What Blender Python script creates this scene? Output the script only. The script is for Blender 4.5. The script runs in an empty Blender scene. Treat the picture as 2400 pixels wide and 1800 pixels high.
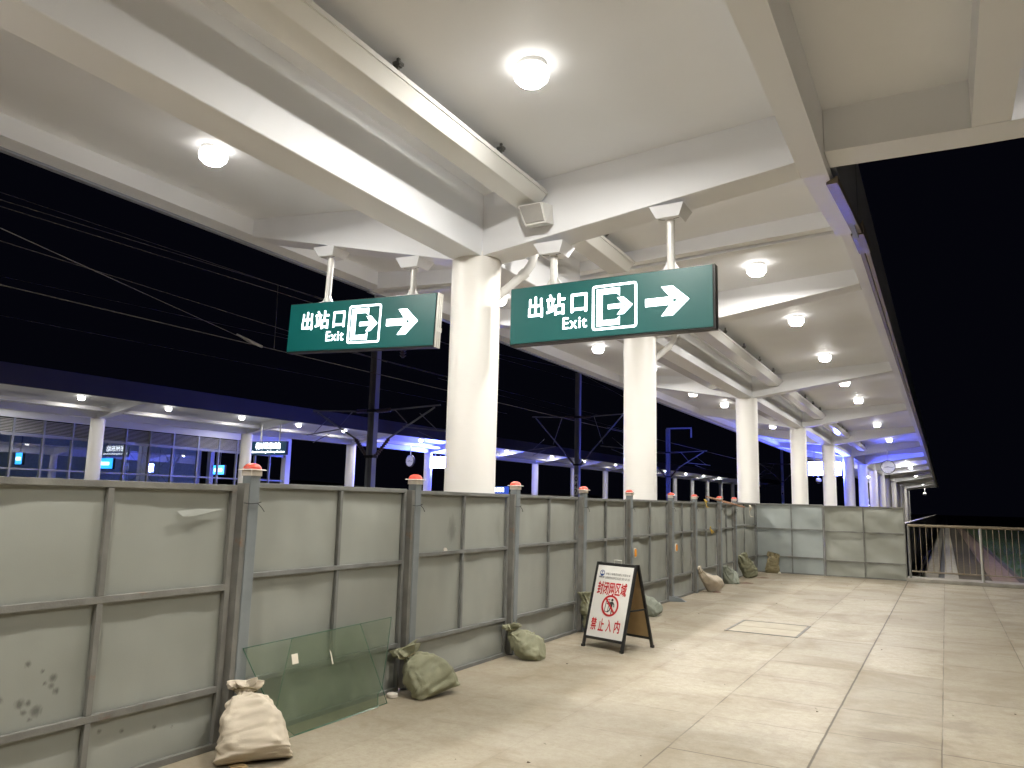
import bpy, bmesh, math, random
from math import sin, cos, pi, radians, sqrt, atan2
from mathutils import Vector, Matrix, noise

# ------------------------------------------------------------------ scene, camera, night sky, exposure
S = bpy.context.scene
COL = S.collection
S.render.engine = 'CYCLES'
S.cycles.use_denoising = True
S.cycles.max_bounces = 8
S.cycles.diffuse_bounces = 5
S.cycles.glossy_bounces = 4
S.cycles.transparent_max_bounces = 12
S.cycles.transmission_bounces = 4
S.cycles.sample_clamp_indirect = 6.0
S.cycles.caustics_reflective = False
S.cycles.caustics_refractive = False
S.view_settings.view_transform = 'Standard'
S.view_settings.look = 'None'
S.view_settings.exposure = 0.45
S.view_settings.gamma = 1.0

EYE = 1.72
cam_d = bpy.data.cameras.new('camera')
cam_d.sensor_width = 36.0
cam_d.lens = 27.0
cam_d.clip_start = 0.05
cam_d.clip_end = 3000.0
cam = bpy.data.objects.new('camera', cam_d)
COL.objects.link(cam)
RX = Vector((0.87335907, 0.48644992, 0.02470652))
UP = Vector((0.05204688, -0.14363679, 0.98826089))
BK = RX.cross(UP)
cam.matrix_world = Matrix(((RX.x, UP.x, BK.x, 0.0), (RX.y, UP.y, BK.y, 0.0), (RX.z, UP.z, BK.z, EYE), (0, 0, 0, 1)))
S.camera = cam

world = bpy.data.worlds.new('World')
S.world = world
world.use_nodes = True
wbg = world.node_tree.nodes['Background']
wbg.inputs['Color'].default_value = (0.26, 0.28, 0.62, 1)
wbg.inputs['Strength'].default_value = 0.0036

LAMP_POWER = 1030.0          # radiance of a lit ceiling lamp lens
FAR_LAMP_POWER = 640.0
SCREEN_POWER = 300.0
WARM = (1.0, 0.965, 0.90)

# ------------------------------------------------------------------ helpers: objects
def tag(o, label=None, cat=None, group=None, kind=None):
    if label: o['label'] = label
    if cat: o['category'] = cat
    if group: o['group'] = group
    if kind: o['kind'] = kind
    return o

def thing(name, label, cat, loc=(0, 0, 0), group=None, rot=None):
    o = bpy.data.objects.new(name, None)
    o.empty_display_size = 0.1
    COL.objects.link(o)
    o.location = loc
    if rot: o.rotation_euler = rot
    return tag(o, label, cat, group)

class MB:
    """collects shapes and links them as one mesh object"""
    def __init__(s):
        s.v = []; s.f = []
    def add(s, vs, fs):
        n = len(s.v)
        s.v += [Vector(p) for p in vs]
        s.f += [tuple(i + n for i in f) for f in fs]
        return s
    def box(s, x0, x1, y0, y1, z0, z1):
        return s.add([(x0, y0, z0), (x1, y0, z0), (x1, y1, z0), (x0, y1, z0), (x0, y0, z1), (x1, y0, z1), (x1, y1, z1), (x0, y1, z1)],
                     [(0, 3, 2, 1), (4, 5, 6, 7), (0, 1, 5, 4), (1, 2, 6, 5), (2, 3, 7, 6), (3, 0, 4, 7)])
    def hexa(s, b, t):
        """eight corners: four below, four above, both counter-clockwise from above"""
        return s.add(list(b) + list(t), [(0, 3, 2, 1), (4, 5, 6, 7), (0, 1, 5, 4), (1, 2, 6, 5), (2, 3, 7, 6), (3, 0, 4, 7)])
    def prism_y(s, poly, y0, y1):
        """polygon of (x, z) pushed from y0 to y1; poly may be two polygons (start, end)"""
        a, b = (poly if isinstance(poly[0][0], (tuple, list)) else (poly, poly))
        n = len(a)
        vs = [(p[0], y0, p[1]) for p in a] + [(p[0], y1, p[1]) for p in b]
        fs = [tuple(range(n)), tuple(range(2 * n - 1, n - 1, -1))]
        fs += [(i, i + n, (i + 1) % n + n, (i + 1) % n) for i in range(n)]
        return s.add(vs, fs)
    def cyl(s, p0, p1, r0, r1=None, seg=16):
        r1 = r0 if r1 is None else r1
        p0, p1 = Vector(p0), Vector(p1)
        d = (p1 - p0).normalized()
        a = d.orthogonal().normalized(); b = d.cross(a)
        vs = []
        for p, r in ((p0, r0), (p1, r1)):
            vs += [p + (a * cos(2 * pi * i / seg) + b * sin(2 * pi * i / seg)) * r for i in range(seg)]
        fs = [(i, (i + 1) % seg, (i + 1) % seg + seg, i + seg) for i in range(seg)]
        fs += [tuple(range(seg - 1, -1, -1)), tuple(range(seg, 2 * seg))]
        return s.add(vs, fs)
    def tube(s, path, r, seg=8):
        path = [Vector(p) for p in path]
        n = len(path); vs = []; prev = None
        for i, p in enumerate(path):
            d = (path[min(i + 1, n - 1)] - path[max(i - 1, 0)]).normalized()
            if prev is None:
                a = d.orthogonal().normalized()
            else:
                a = (prev - d * prev.dot(d)).normalized()
            prev = a
            b = d.cross(a)
            rr = r[i] if isinstance(r, (list, tuple)) else r
            vs += [p + (a * cos(2 * pi * k / seg) + b * sin(2 * pi * k / seg)) * rr for k in range(seg)]
        fs = []
        for i in range(n - 1):
            fs += [(i * seg + k, i * seg + (k + 1) % seg, (i + 1) * seg + (k + 1) % seg, (i + 1) * seg + k) for k in range(seg)]
        fs += [tuple(range(seg - 1, -1, -1)), tuple(range((n - 1) * seg, n * seg))]
        return s.add(vs, fs)
    def lathe(s, prof, seg=24, c=(0, 0, 0)):
        """profile of (r, z) turned about z"""
        vs = []; n = len(prof)
        for r, z in prof:
            vs += [(c[0] + r * cos(2 * pi * k / seg), c[1] + r * sin(2 * pi * k / seg), c[2] + z) for k in range(seg)]
        fs = []
        for i in range(n - 1):
            fs += [(i * seg + k, i * seg + (k + 1) % seg, (i + 1) * seg + (k + 1) % seg, (i + 1) * seg + k) for k in range(seg)]
        fs += [tuple(range(seg - 1, -1, -1)), tuple(range((n - 1) * seg, n * seg))]
        return s.add(vs, fs)
    def poly_xz(s, pts, y, th=0.004):
        """flat plate facing -y: outline in (x, z)"""
        n = len(pts)
        vs = [(p[0], y, p[1]) for p in pts] + [(p[0], y + th, p[1]) for p in pts]
        fs = [tuple(range(n)), tuple(range(2 * n - 1, n - 1, -1))]
        fs += [(i, i + n, (i + 1) % n + n, (i + 1) % n) for i in range(n)]
        return s.add(vs, fs)
    def ring_xz(s, outer, inner, y, th=0.004):
        n = len(outer)
        vs = [(p[0], y, p[1]) for p in outer] + [(p[0], y, p[1]) for p in inner] + [(p[0], y + th, p[1]) for p in outer] + [(p[0], y + th, p[1]) for p in inner]
        fs = []
        for i in range(n):
            j = (i + 1) % n
            fs += [(i, j, n + j, n + i), (2 * n + j, 2 * n + i, 3 * n + i, 3 * n + j), (i, 2 * n + i, 2 * n + j, j), (n + j, 3 * n + j, 3 * n + i, n + i)]
        return s.add(vs, fs)
    def xf(s, m):
        s.v = [m @ v for v in s.v]
        return s
    def build(s, name, material, parent=None, bevel=0.0, smooth=False, off=None, kind=None):
        me = bpy.data.meshes.new(name)
        o3 = Vector(off) if off is not None else Vector((0, 0, 0))
        me.from_pydata([tuple(v - o3) for v in s.v], [], s.f)
        bm = bmesh.new(); bm.from_mesh(me)
        bmesh.ops.recalc_face_normals(bm, faces=bm.faces)
        bm.to_mesh(me); bm.free()
        me.materials.append(material)
        if smooth:
            for p in me.polygons: p.use_smooth = True
            try: me.set_sharp_from_angle(angle=radians(40))
            except Exception: pass
        o = bpy.data.objects.new(name, me)
        COL.objects.link(o)
        if parent is not None: o.parent = parent
        if kind: o['kind'] = kind
        if bevel:
            m = o.modifiers.new('bevel', 'BEVEL'); m.width = bevel; m.segments = 2; m.limit_method = 'ANGLE'
        return o

def copy_tree(o, parent=None):
    c = o.copy(); COL.objects.link(c)
    if parent is not None:
        c.parent = parent
    for ch in list(o.children):
        copy_tree(ch, c)
    return c

def circle(cx, cz, r, n=40, a0=0.0, a1=2 * pi):
    return [(cx + r * cos(a0 + (a1 - a0) * i / n), cz + r * sin(a0 + (a1 - a0) * i / n)) for i in range(n)]

def rrect(x0, x1, z0, z1, r, k=5):
    out = []
    for cx, cz, a in ((x1 - r, z1 - r, 0), (x0 + r, z1 - r, pi / 2), (x0 + r, z0 + r, pi), (x1 - r, z0 + r, 1.5 * pi)):
        out += [(cx + r * cos(a + pi / 2 * i / k), cz + r * sin(a + pi / 2 * i / k)) for i in range(k + 1)]
    return out

def text_mb(s, x0, x1, z0, z1, y, bold=0.0, th=0.004, space=1.0, mirror=False):
    """lettering fitted into the rectangle, facing -y"""
    cu = bpy.data.curves.new('lettering', 'FONT')
    cu.body = s; cu.size = 1.0; cu.offset = 0.0; cu.space_character = space; cu.extrude = 0.0
    cu.resolution_u = 4
    o = bpy.data.objects.new('lettering', cu); COL.objects.link(o)
    dg = bpy.context.evaluated_depsgraph_get(); dg.update()
    me = bpy.data.meshes.new_from_object(o.evaluated_get(dg))
    vs = [v.co.copy() for v in me.vertices]; fs = [tuple(p.vertices) for p in me.polygons]
    bpy.data.objects.remove(o); bpy.data.meshes.remove(me)
    ax, bx = min(v.x for v in vs), max(v.x for v in vs); ay, by = min(v.y for v in vs), max(v.y for v in vs)
    m = MB()
    kx, kz = (x1 - x0) / (bx - ax + 2 * bold), (z1 - z0) / (by - ay + 2 * bold)
    sh = [(0, 0)] if bold == 0 else [(-1, 0), (1, 0), (0, 1), (0, -1), (0.7, 0.7), (-0.7, -0.7)]
    for i, (u, w) in enumerate(sh):
        m.add([(x0 + (v.x - ax + bold + u * bold) * kx, y - 0.0003 * i, z0 + (v.y - ay + bold + w * bold) * kz) for v in vs], fs)
    return m

# ------------------------------------------------------------------ helpers: materials
def new_mat(name):
    m = bpy.data.materials.new(name); m.use_nodes = True
    nt = m.node_tree
    return m, nt, nt.nodes['Principled BSDF']

def N(nt, t, **kw):
    n = nt.nodes.new(t)
    for k, v in kw.items(): setattr(n, k, v)
    return n

def mat(name, col, rough=0.5, metal=0.0, var=0.12, scale=6.0, bump=0.0, bscale=60.0, rust=0.0, rustcol=(0.16, 0.07, 0.025), spec=0.5, dirt=0.0, rscale=3.0, coat=0.0):
    """painted / plain surface: colour with soft mottling, optional rust or dirt patches and fine bump"""
    m, nt, b = new_mat(name)
    L = nt.links.new
    tc = N(nt, 'ShaderNodeTexCoord')
    nz = N(nt, 'ShaderNodeTexNoise'); nz.inputs['Scale'].default_value = scale; nz.inputs['Detail'].default_value = 6
    L(tc.outputs['Object'], nz.inputs['Vector'])
    rp = N(nt, 'ShaderNodeValToRGB')
    rp.color_ramp.elements[0].position = 0.3; rp.color_ramp.elements[1].position = 0.7
    rp.color_ramp.elements[0].color = tuple(c * (1 - var) for c in col) + (1,)
    rp.color_ramp.elements[1].color = tuple(min(1, c * (1 + var)) for c in col) + (1,)
    L(nz.outputs['Fac'], rp.inputs['Fac'])
    out = rp.outputs['Color']
    for amt, cc, sc, seed in ((rust, rustcol, rscale, 3.1), (dirt, (0.09, 0.075, 0.055), rscale * 0.6, 9.7)):
        if amt > 0:
            mp = N(nt, 'ShaderNodeMapping'); mp.inputs['Location'].default_value = (seed, seed * 2, seed)
            n2 = N(nt, 'ShaderNodeTexNoise'); n2.inputs['Scale'].default_value = sc; n2.inputs['Detail'].default_value = 8; n2.inputs['Roughness'].default_value = 0.65
            L(tc.outputs['Object'], mp.inputs['Vector']); L(mp.outputs['Vector'], n2.inputs['Vector'])
            r2 = N(nt, 'ShaderNodeValToRGB')
            r2.color_ramp.elements[0].position = 0.72 - 0.25 * amt; r2.color_ramp.elements[1].position = 0.80 - 0.10 * amt
            r2.color_ramp.elements[0].color = (0, 0, 0, 1); r2.color_ramp.elements[1].color = (0.8,) * 3 + (1,)
            L(n2.outputs['Fac'], r2.inputs['Fac'])
            mx = N(nt, 'ShaderNodeMix', data_type='RGBA')
            L(r2.outputs['Color'], mx.inputs['Factor']); L(out, mx.inputs['A']); mx.inputs['B'].default_value = cc + (1,)
            out = mx.outputs['Result']
    L(out, b.inputs['Base Color'])
    b.inputs['Roughness'].default_value = rough
    b.inputs['Metallic'].default_value = metal
    b.inputs['Specular IOR Level'].default_value = spec
    b.inputs['Coat Weight'].default_value = coat
    if bump > 0:
        nb = N(nt, 'ShaderNodeTexNoise'); nb.inputs['Scale'].default_value = bscale; nb.inputs['Detail'].default_value = 4
        L(tc.outputs['Object'], nb.inputs['Vector'])
        bp = N(nt, 'ShaderNodeBump'); bp.inputs['Strength'].default_value = bump; bp.inputs['Distance'].default_value = 0.01
        L(nb.outputs['Fac'], bp.inputs['Height']); L(bp.outputs['Normal'], b.inputs['Normal'])
    return m

def glow(name, col, strength, base=(0.8, 0.8, 0.8)):
    m, nt, b = new_mat(name)
    b.inputs['Base Color'].default_value = base + (1,)
    b.inputs['Emission Color'].default_value = tuple(col) + (1,)
    b.inputs['Emission Strength'].default_value = strength
    b.inputs['Roughness'].default_value = 0.4
    return m

def pane(name, tint, refl_rough=0.02, ior=1.5, boost=0.0, dust=None):
    """clear sheet: tinted see-through plus mirror reflection by angle"""
    m, nt, b = new_mat(name)
    L = nt.links.new
    nt.nodes.remove(b)
    out = nt.nodes['Material Output']
    tr = N(nt, 'ShaderNodeBsdfTransparent'); tr.inputs['Color'].default_value = tint + (1,)
    gl = N(nt, 'ShaderNodeBsdfGlossy'); gl.inputs['Roughness'].default_value = refl_rough
    lw = N(nt, 'ShaderNodeLayerWeight'); lw.inputs['Blend'].default_value = 0.5
    pw = N(nt, 'ShaderNodeMath', operation='POWER'); pw.inputs[1].default_value = 4.0
    ad = N(nt, 'ShaderNodeMath', operation='MULTIPLY_ADD', use_clamp=True); ad.inputs[1].default_value = 0.8; ad.inputs[2].default_value = 0.05 + boost
    mx = N(nt, 'ShaderNodeMixShader')
    L(lw.outputs['Facing'], pw.inputs[0]); L(pw.outputs[0], ad.inputs[0]); L(ad.outputs[0], mx.inputs['Fac'])
    if dust:
        df = N(nt, 'ShaderNodeBsdfDiffuse'); df.inputs['Color'].default_value = dust + (1,)
        tc = N(nt, 'ShaderNodeTexCoord'); nz = N(nt, 'ShaderNodeTexNoise'); nz.inputs['Scale'].default_value = 5.0; nz.inputs['Detail'].default_value = 7
        L(tc.outputs['Object'], nz.inputs['Vector'])
        rg = N(nt, 'ShaderNodeMapRange'); rg.inputs[1].default_value = 0.3; rg.inputs[2].default_value = 0.75; rg.inputs[3].default_value = 0.08; rg.inputs[4].default_value = 0.26
        L(nz.outputs['Fac'], rg.inputs[0])
        dm = N(nt, 'ShaderNodeMixShader'); L(rg.outputs[0], dm.inputs['Fac']); L(tr.outputs[0], dm.inputs[1]); L(df.outputs[0], dm.inputs[2])
        L(dm.outputs[0], mx.inputs[1])
    else:
        L(tr.outputs[0], mx.inputs[1])
    L(gl.outputs[0], mx.inputs[2]); L(mx.outputs[0], out.inputs['Surface'])
    return m

def floor_mat():
    """worn pale stone slabs: joints by strip, stains, specks"""
    m, nt, b = new_mat('paving_slabs')
    L = nt.links.new
    geo = N(nt, 'ShaderNodeNewGeometry')
    sep = N(nt, 'ShaderNodeSeparateXYZ'); L(geo.outputs['Position'], sep.inputs[0])
    def math_(op, a, b_=None, c=None, clamp=False):
        n = N(nt, 'ShaderNodeMath', operation=op, use_clamp=clamp)
        for i, q in enumerate((a, b_, c)):
            if q is None: continue
            if isinstance(q, (int, float)): n.inputs[i].default_value = q
            else: L(q, n.inputs[i])
        return n.outputs[0]
    X, Y = sep.outputs['X'], sep.outputs['Y']
    def noise_(scale, detail=6, rough=0.55, sx=1, sy=1, seed=0.0, dist=0.0):
        mp = N(nt, 'ShaderNodeMapping'); mp.inputs['Scale'].default_value = (sx, sy, 1); mp.inputs['Location'].default_value = (seed, seed * 1.7, 0)
        L(geo.outputs['Position'], mp.inputs['Vector'])
        n = N(nt, 'ShaderNodeTexNoise'); n.inputs['Scale'].default_value = scale; n.inputs['Detail'].default_value = detail
        n.inputs['Roughness'].default_value = rough; n.inputs['Distortion'].default_value = dist
        L(mp.outputs['Vector'], n.inputs['Vector'])
        return n.outputs['Fac']
    def ramp(f, p0, p1, c0=0.0, c1=1.0):
        r = N(nt, 'ShaderNodeMapRange', clamp=True); r.inputs[1].default_value = p0; r.inputs[2].default_value = p1; r.inputs[3].default_value = c0; r.inputs[4].default_value = c1
        L(f, r.inputs[0]); return r.outputs[0]
    wob = math_('MULTIPLY', math_('SUBTRACT', noise_(3.0, 3, seed=4.0), 0.5), 0.012)
    Xw = math_('ADD', X, wob)
    # strips: 0.937 wide left of the dark joint, 0.785 wide right of it
    right = math_('GREATER_THAN', Xw, -0.897)
    sA = math_('DIVIDE', math_('ADD', Xw, 0.897), 0.937)
    sB = math_('DIVIDE', math_('ADD', Xw, 0.897), 0.787)
    strip = math_('ADD', math_('MULTIPLY', sB, right), math_('MULTIPLY', sA, math_('SUBTRACT', 1.0, right)))
    pitch = math_('ADD', math_('MULTIPLY', right, -0.148), 0.937 + 0.0)
    sid = math_('FLOOR', strip)
    fx = math_('FRACT', strip)
    dx = math_('MULTIPLY', math_('MINIMUM', fx, math_('SUBTRACT', 1.0, fx)), 0.85)
    offs = math_('FRACT', math_('MULTIPLY', math_('SINE', math_('MULTIPLY', sid, 12.9898)), 43758.5453))
    ty = math_('DIVIDE', math_('SUBTRACT', math_('ADD', Y, wob), 7.61), 1.88)
    ty = math_('ADD', ty, math_('MULTIPLY', offs, 0.55))
    tid = math_('FLOOR', ty)
    fy = math_('FRACT', ty)
    dy = math_('MULTIPLY', math_('MINIMUM', fy, math_('SUBTRACT', 1.0, fy)), 1.88)
    # second, fainter cross joint in each slab
    fy2 = math_('FRACT', math_('ADD', ty, 0.46))
    dy2 = math_('MULTIPLY', math_('MINIMUM', fy2, math_('SUBTRACT', 1.0, fy2)), 1.88)
    fade = ramp(noise_(1.1, 3, seed=21.0), 0.38, 0.55)
    lf = ramp(X, -2.9, -1.6, 0.12, 1.0)
    jx = math_('MULTIPLY', ramp(dx, 0.002, 0.007, 1, 0), math_('MULTIPLY', lf, math_('ADD', math_('MULTIPLY', fade, 0.6), 0.22)))
    jy = math_('MULTIPLY', ramp(dy, 0.002, 0.008, 1, 0), math_('MULTIPLY', lf, math_('ADD', math_('MULTIPLY', fade, 0.65), 0.3)))
    jy2 = math_('MULTIPLY', ramp(dy2, 0.002, 0.008, 1, 0), math_('MULTIPLY', lf, math_('ADD', math_('MULTIPLY', fade, 0.5), 0.2)))
    dk = math_('ABSOLUTE', math_('ADD', Xw, 0.897))
    jd = ramp(dk, 0.005, 0.011, 0.95, 0)
    joint = math_('MAXIMUM', math_('MAXIMUM', jx, jy), math_('MAXIMUM', jy2, jd))
    # tone: per slab, broad stains, streaks across, grime by the dark joint, grain
    slab = math_('FRACT', math_('MULTIPLY', math_('SINE', math_('ADD', math_('MULTIPLY', sid, 78.233), math_('MULTIPLY', tid, 37.719))), 15731.743))
    stain = ramp(noise_(0.9, 7, 0.62, seed=2.0, dist=0.6), 0.46, 0.70)
    streak = ramp(noise_(1.5, 5, 0.6, sx=0.7, sy=2.6, seed=8.0), 0.56, 0.74)
    near = ramp(Y, 6.3, 9.5, 1.0, 0.0)
    wet = math_('MULTIPLY', ramp(noise_(1.7, 6, 0.6, seed=13.0, dist=0.4), 0.47, 0.62), math_('MULTIPLY', near, ramp(X, -1.6, -0.5)))
    grain = noise_(95.0, 3, 0.7, seed=1.0)
    grit = ramp(noise_(34.0, 2, 0.5, seed=30.0), 0.70, 0.74)
    def mix(fac, a, c):
        n = N(nt, 'ShaderNodeMix', data_type='RGBA')
        if isinstance(fac, (int, float)): n.inputs['Factor'].default_value = fac
        else: L(fac, n.inputs['Factor'])
        if isinstance(a, tuple): n.inputs['A'].default_value = a + (1,)
        else: L(a, n.inputs['A'])
        if isinstance(c, tuple): n.inputs['B'].default_value = c + (1,)
        else: L(c, n.inputs['B'])
        return n.outputs['Result']
    c = mix(slab, (0.325, 0.290, 0.222), (0.455, 0.412, 0.325))
    c = mix(ramp(grain, 0.3, 0.75), mix(1.0, c, c), mix(0.30, c, (0.16, 0.14, 0.11)))
    mid = noise_(11.0, 5, 0.7, seed=55.0)
    c = mix(math_('MULTIPLY', ramp(mid, 0.40, 0.68), 0.48), c, (0.235, 0.195, 0.135))
    c = mix(math_('MULTIPLY', ramp(noise_(30.0, 4, 0.75, seed=71.0), 0.48, 0.66), 0.34), c, (0.20, 0.165, 0.115))
    c = mix(math_('MULTIPLY', ramp(noise_(6.0, 6, 0.7, sx=0.6, sy=1.5, seed=77.0), 0.54, 0.70), 0.38), c, (0.21, 0.17, 0.115))
    c = mix(math_('MULTIPLY', ramp(noise_(0.35, 3, 0.5, seed=61.0), 0.45, 0.65), 0.22), c, (0.27, 0.235, 0.175))
    c = mix(math_('MULTIPLY', stain, 0.62), c, (0.215, 0.175, 0.115))
    c = mix(math_('MULTIPLY', streak, 0.5), c, (0.22, 0.17, 0.105))
    c = mix(math_('MULTIPLY', wet, 0.72), c, (0.15, 0.12, 0.085))
    c = mix(math_('MULTIPLY', grit, 0.30), c, (0.12, 0.10, 0.08))
    left = ramp(X, -4.4, -3.9, 0.5, 0.0)
    c = mix(math_('MULTIPLY', left, ramp(noise_(3.0, 6, seed=17.0), 0.4, 0.6)), c, (0.30, 0.235, 0.16))
    jdirt = math_('MULTIPLY', math_('MAXIMUM', ramp(dk, 0.0, 0.10, 1, 0), math_('MAXIMUM', ramp(dx, 0.0, 0.07, 1, 0), ramp(dy, 0.0, 0.09, 1, 0))), ramp(noise_(2.6, 6, 0.65, seed=41.0), 0.46, 0.68))
    c = mix(math_('MULTIPLY', jdirt, 0.7), c, (0.19, 0.145, 0.09))
    c = mix(joint, c, (0.075, 0.060, 0.042))
    L(c, b.inputs['Base Color'])
    L(math_('ADD', math_('MULTIPLY', stain, 0.15), 0.52), b.inputs['Roughness'])
    b.inputs['Specular IOR Level'].default_value = 0.35
    h = math_('SUBTRACT', math_('MULTIPLY', grain, 0.3), math_('MULTIPLY', joint, 1.5))
    bp = N(nt, 'ShaderNodeBump'); bp.inputs['Strength'].default_value = 0.35; bp.inputs['Distance'].default_value = 0.006
    L(h, bp.inputs['Height']); L(bp.outputs['Normal'], b.inputs['Normal'])
    return m

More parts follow.
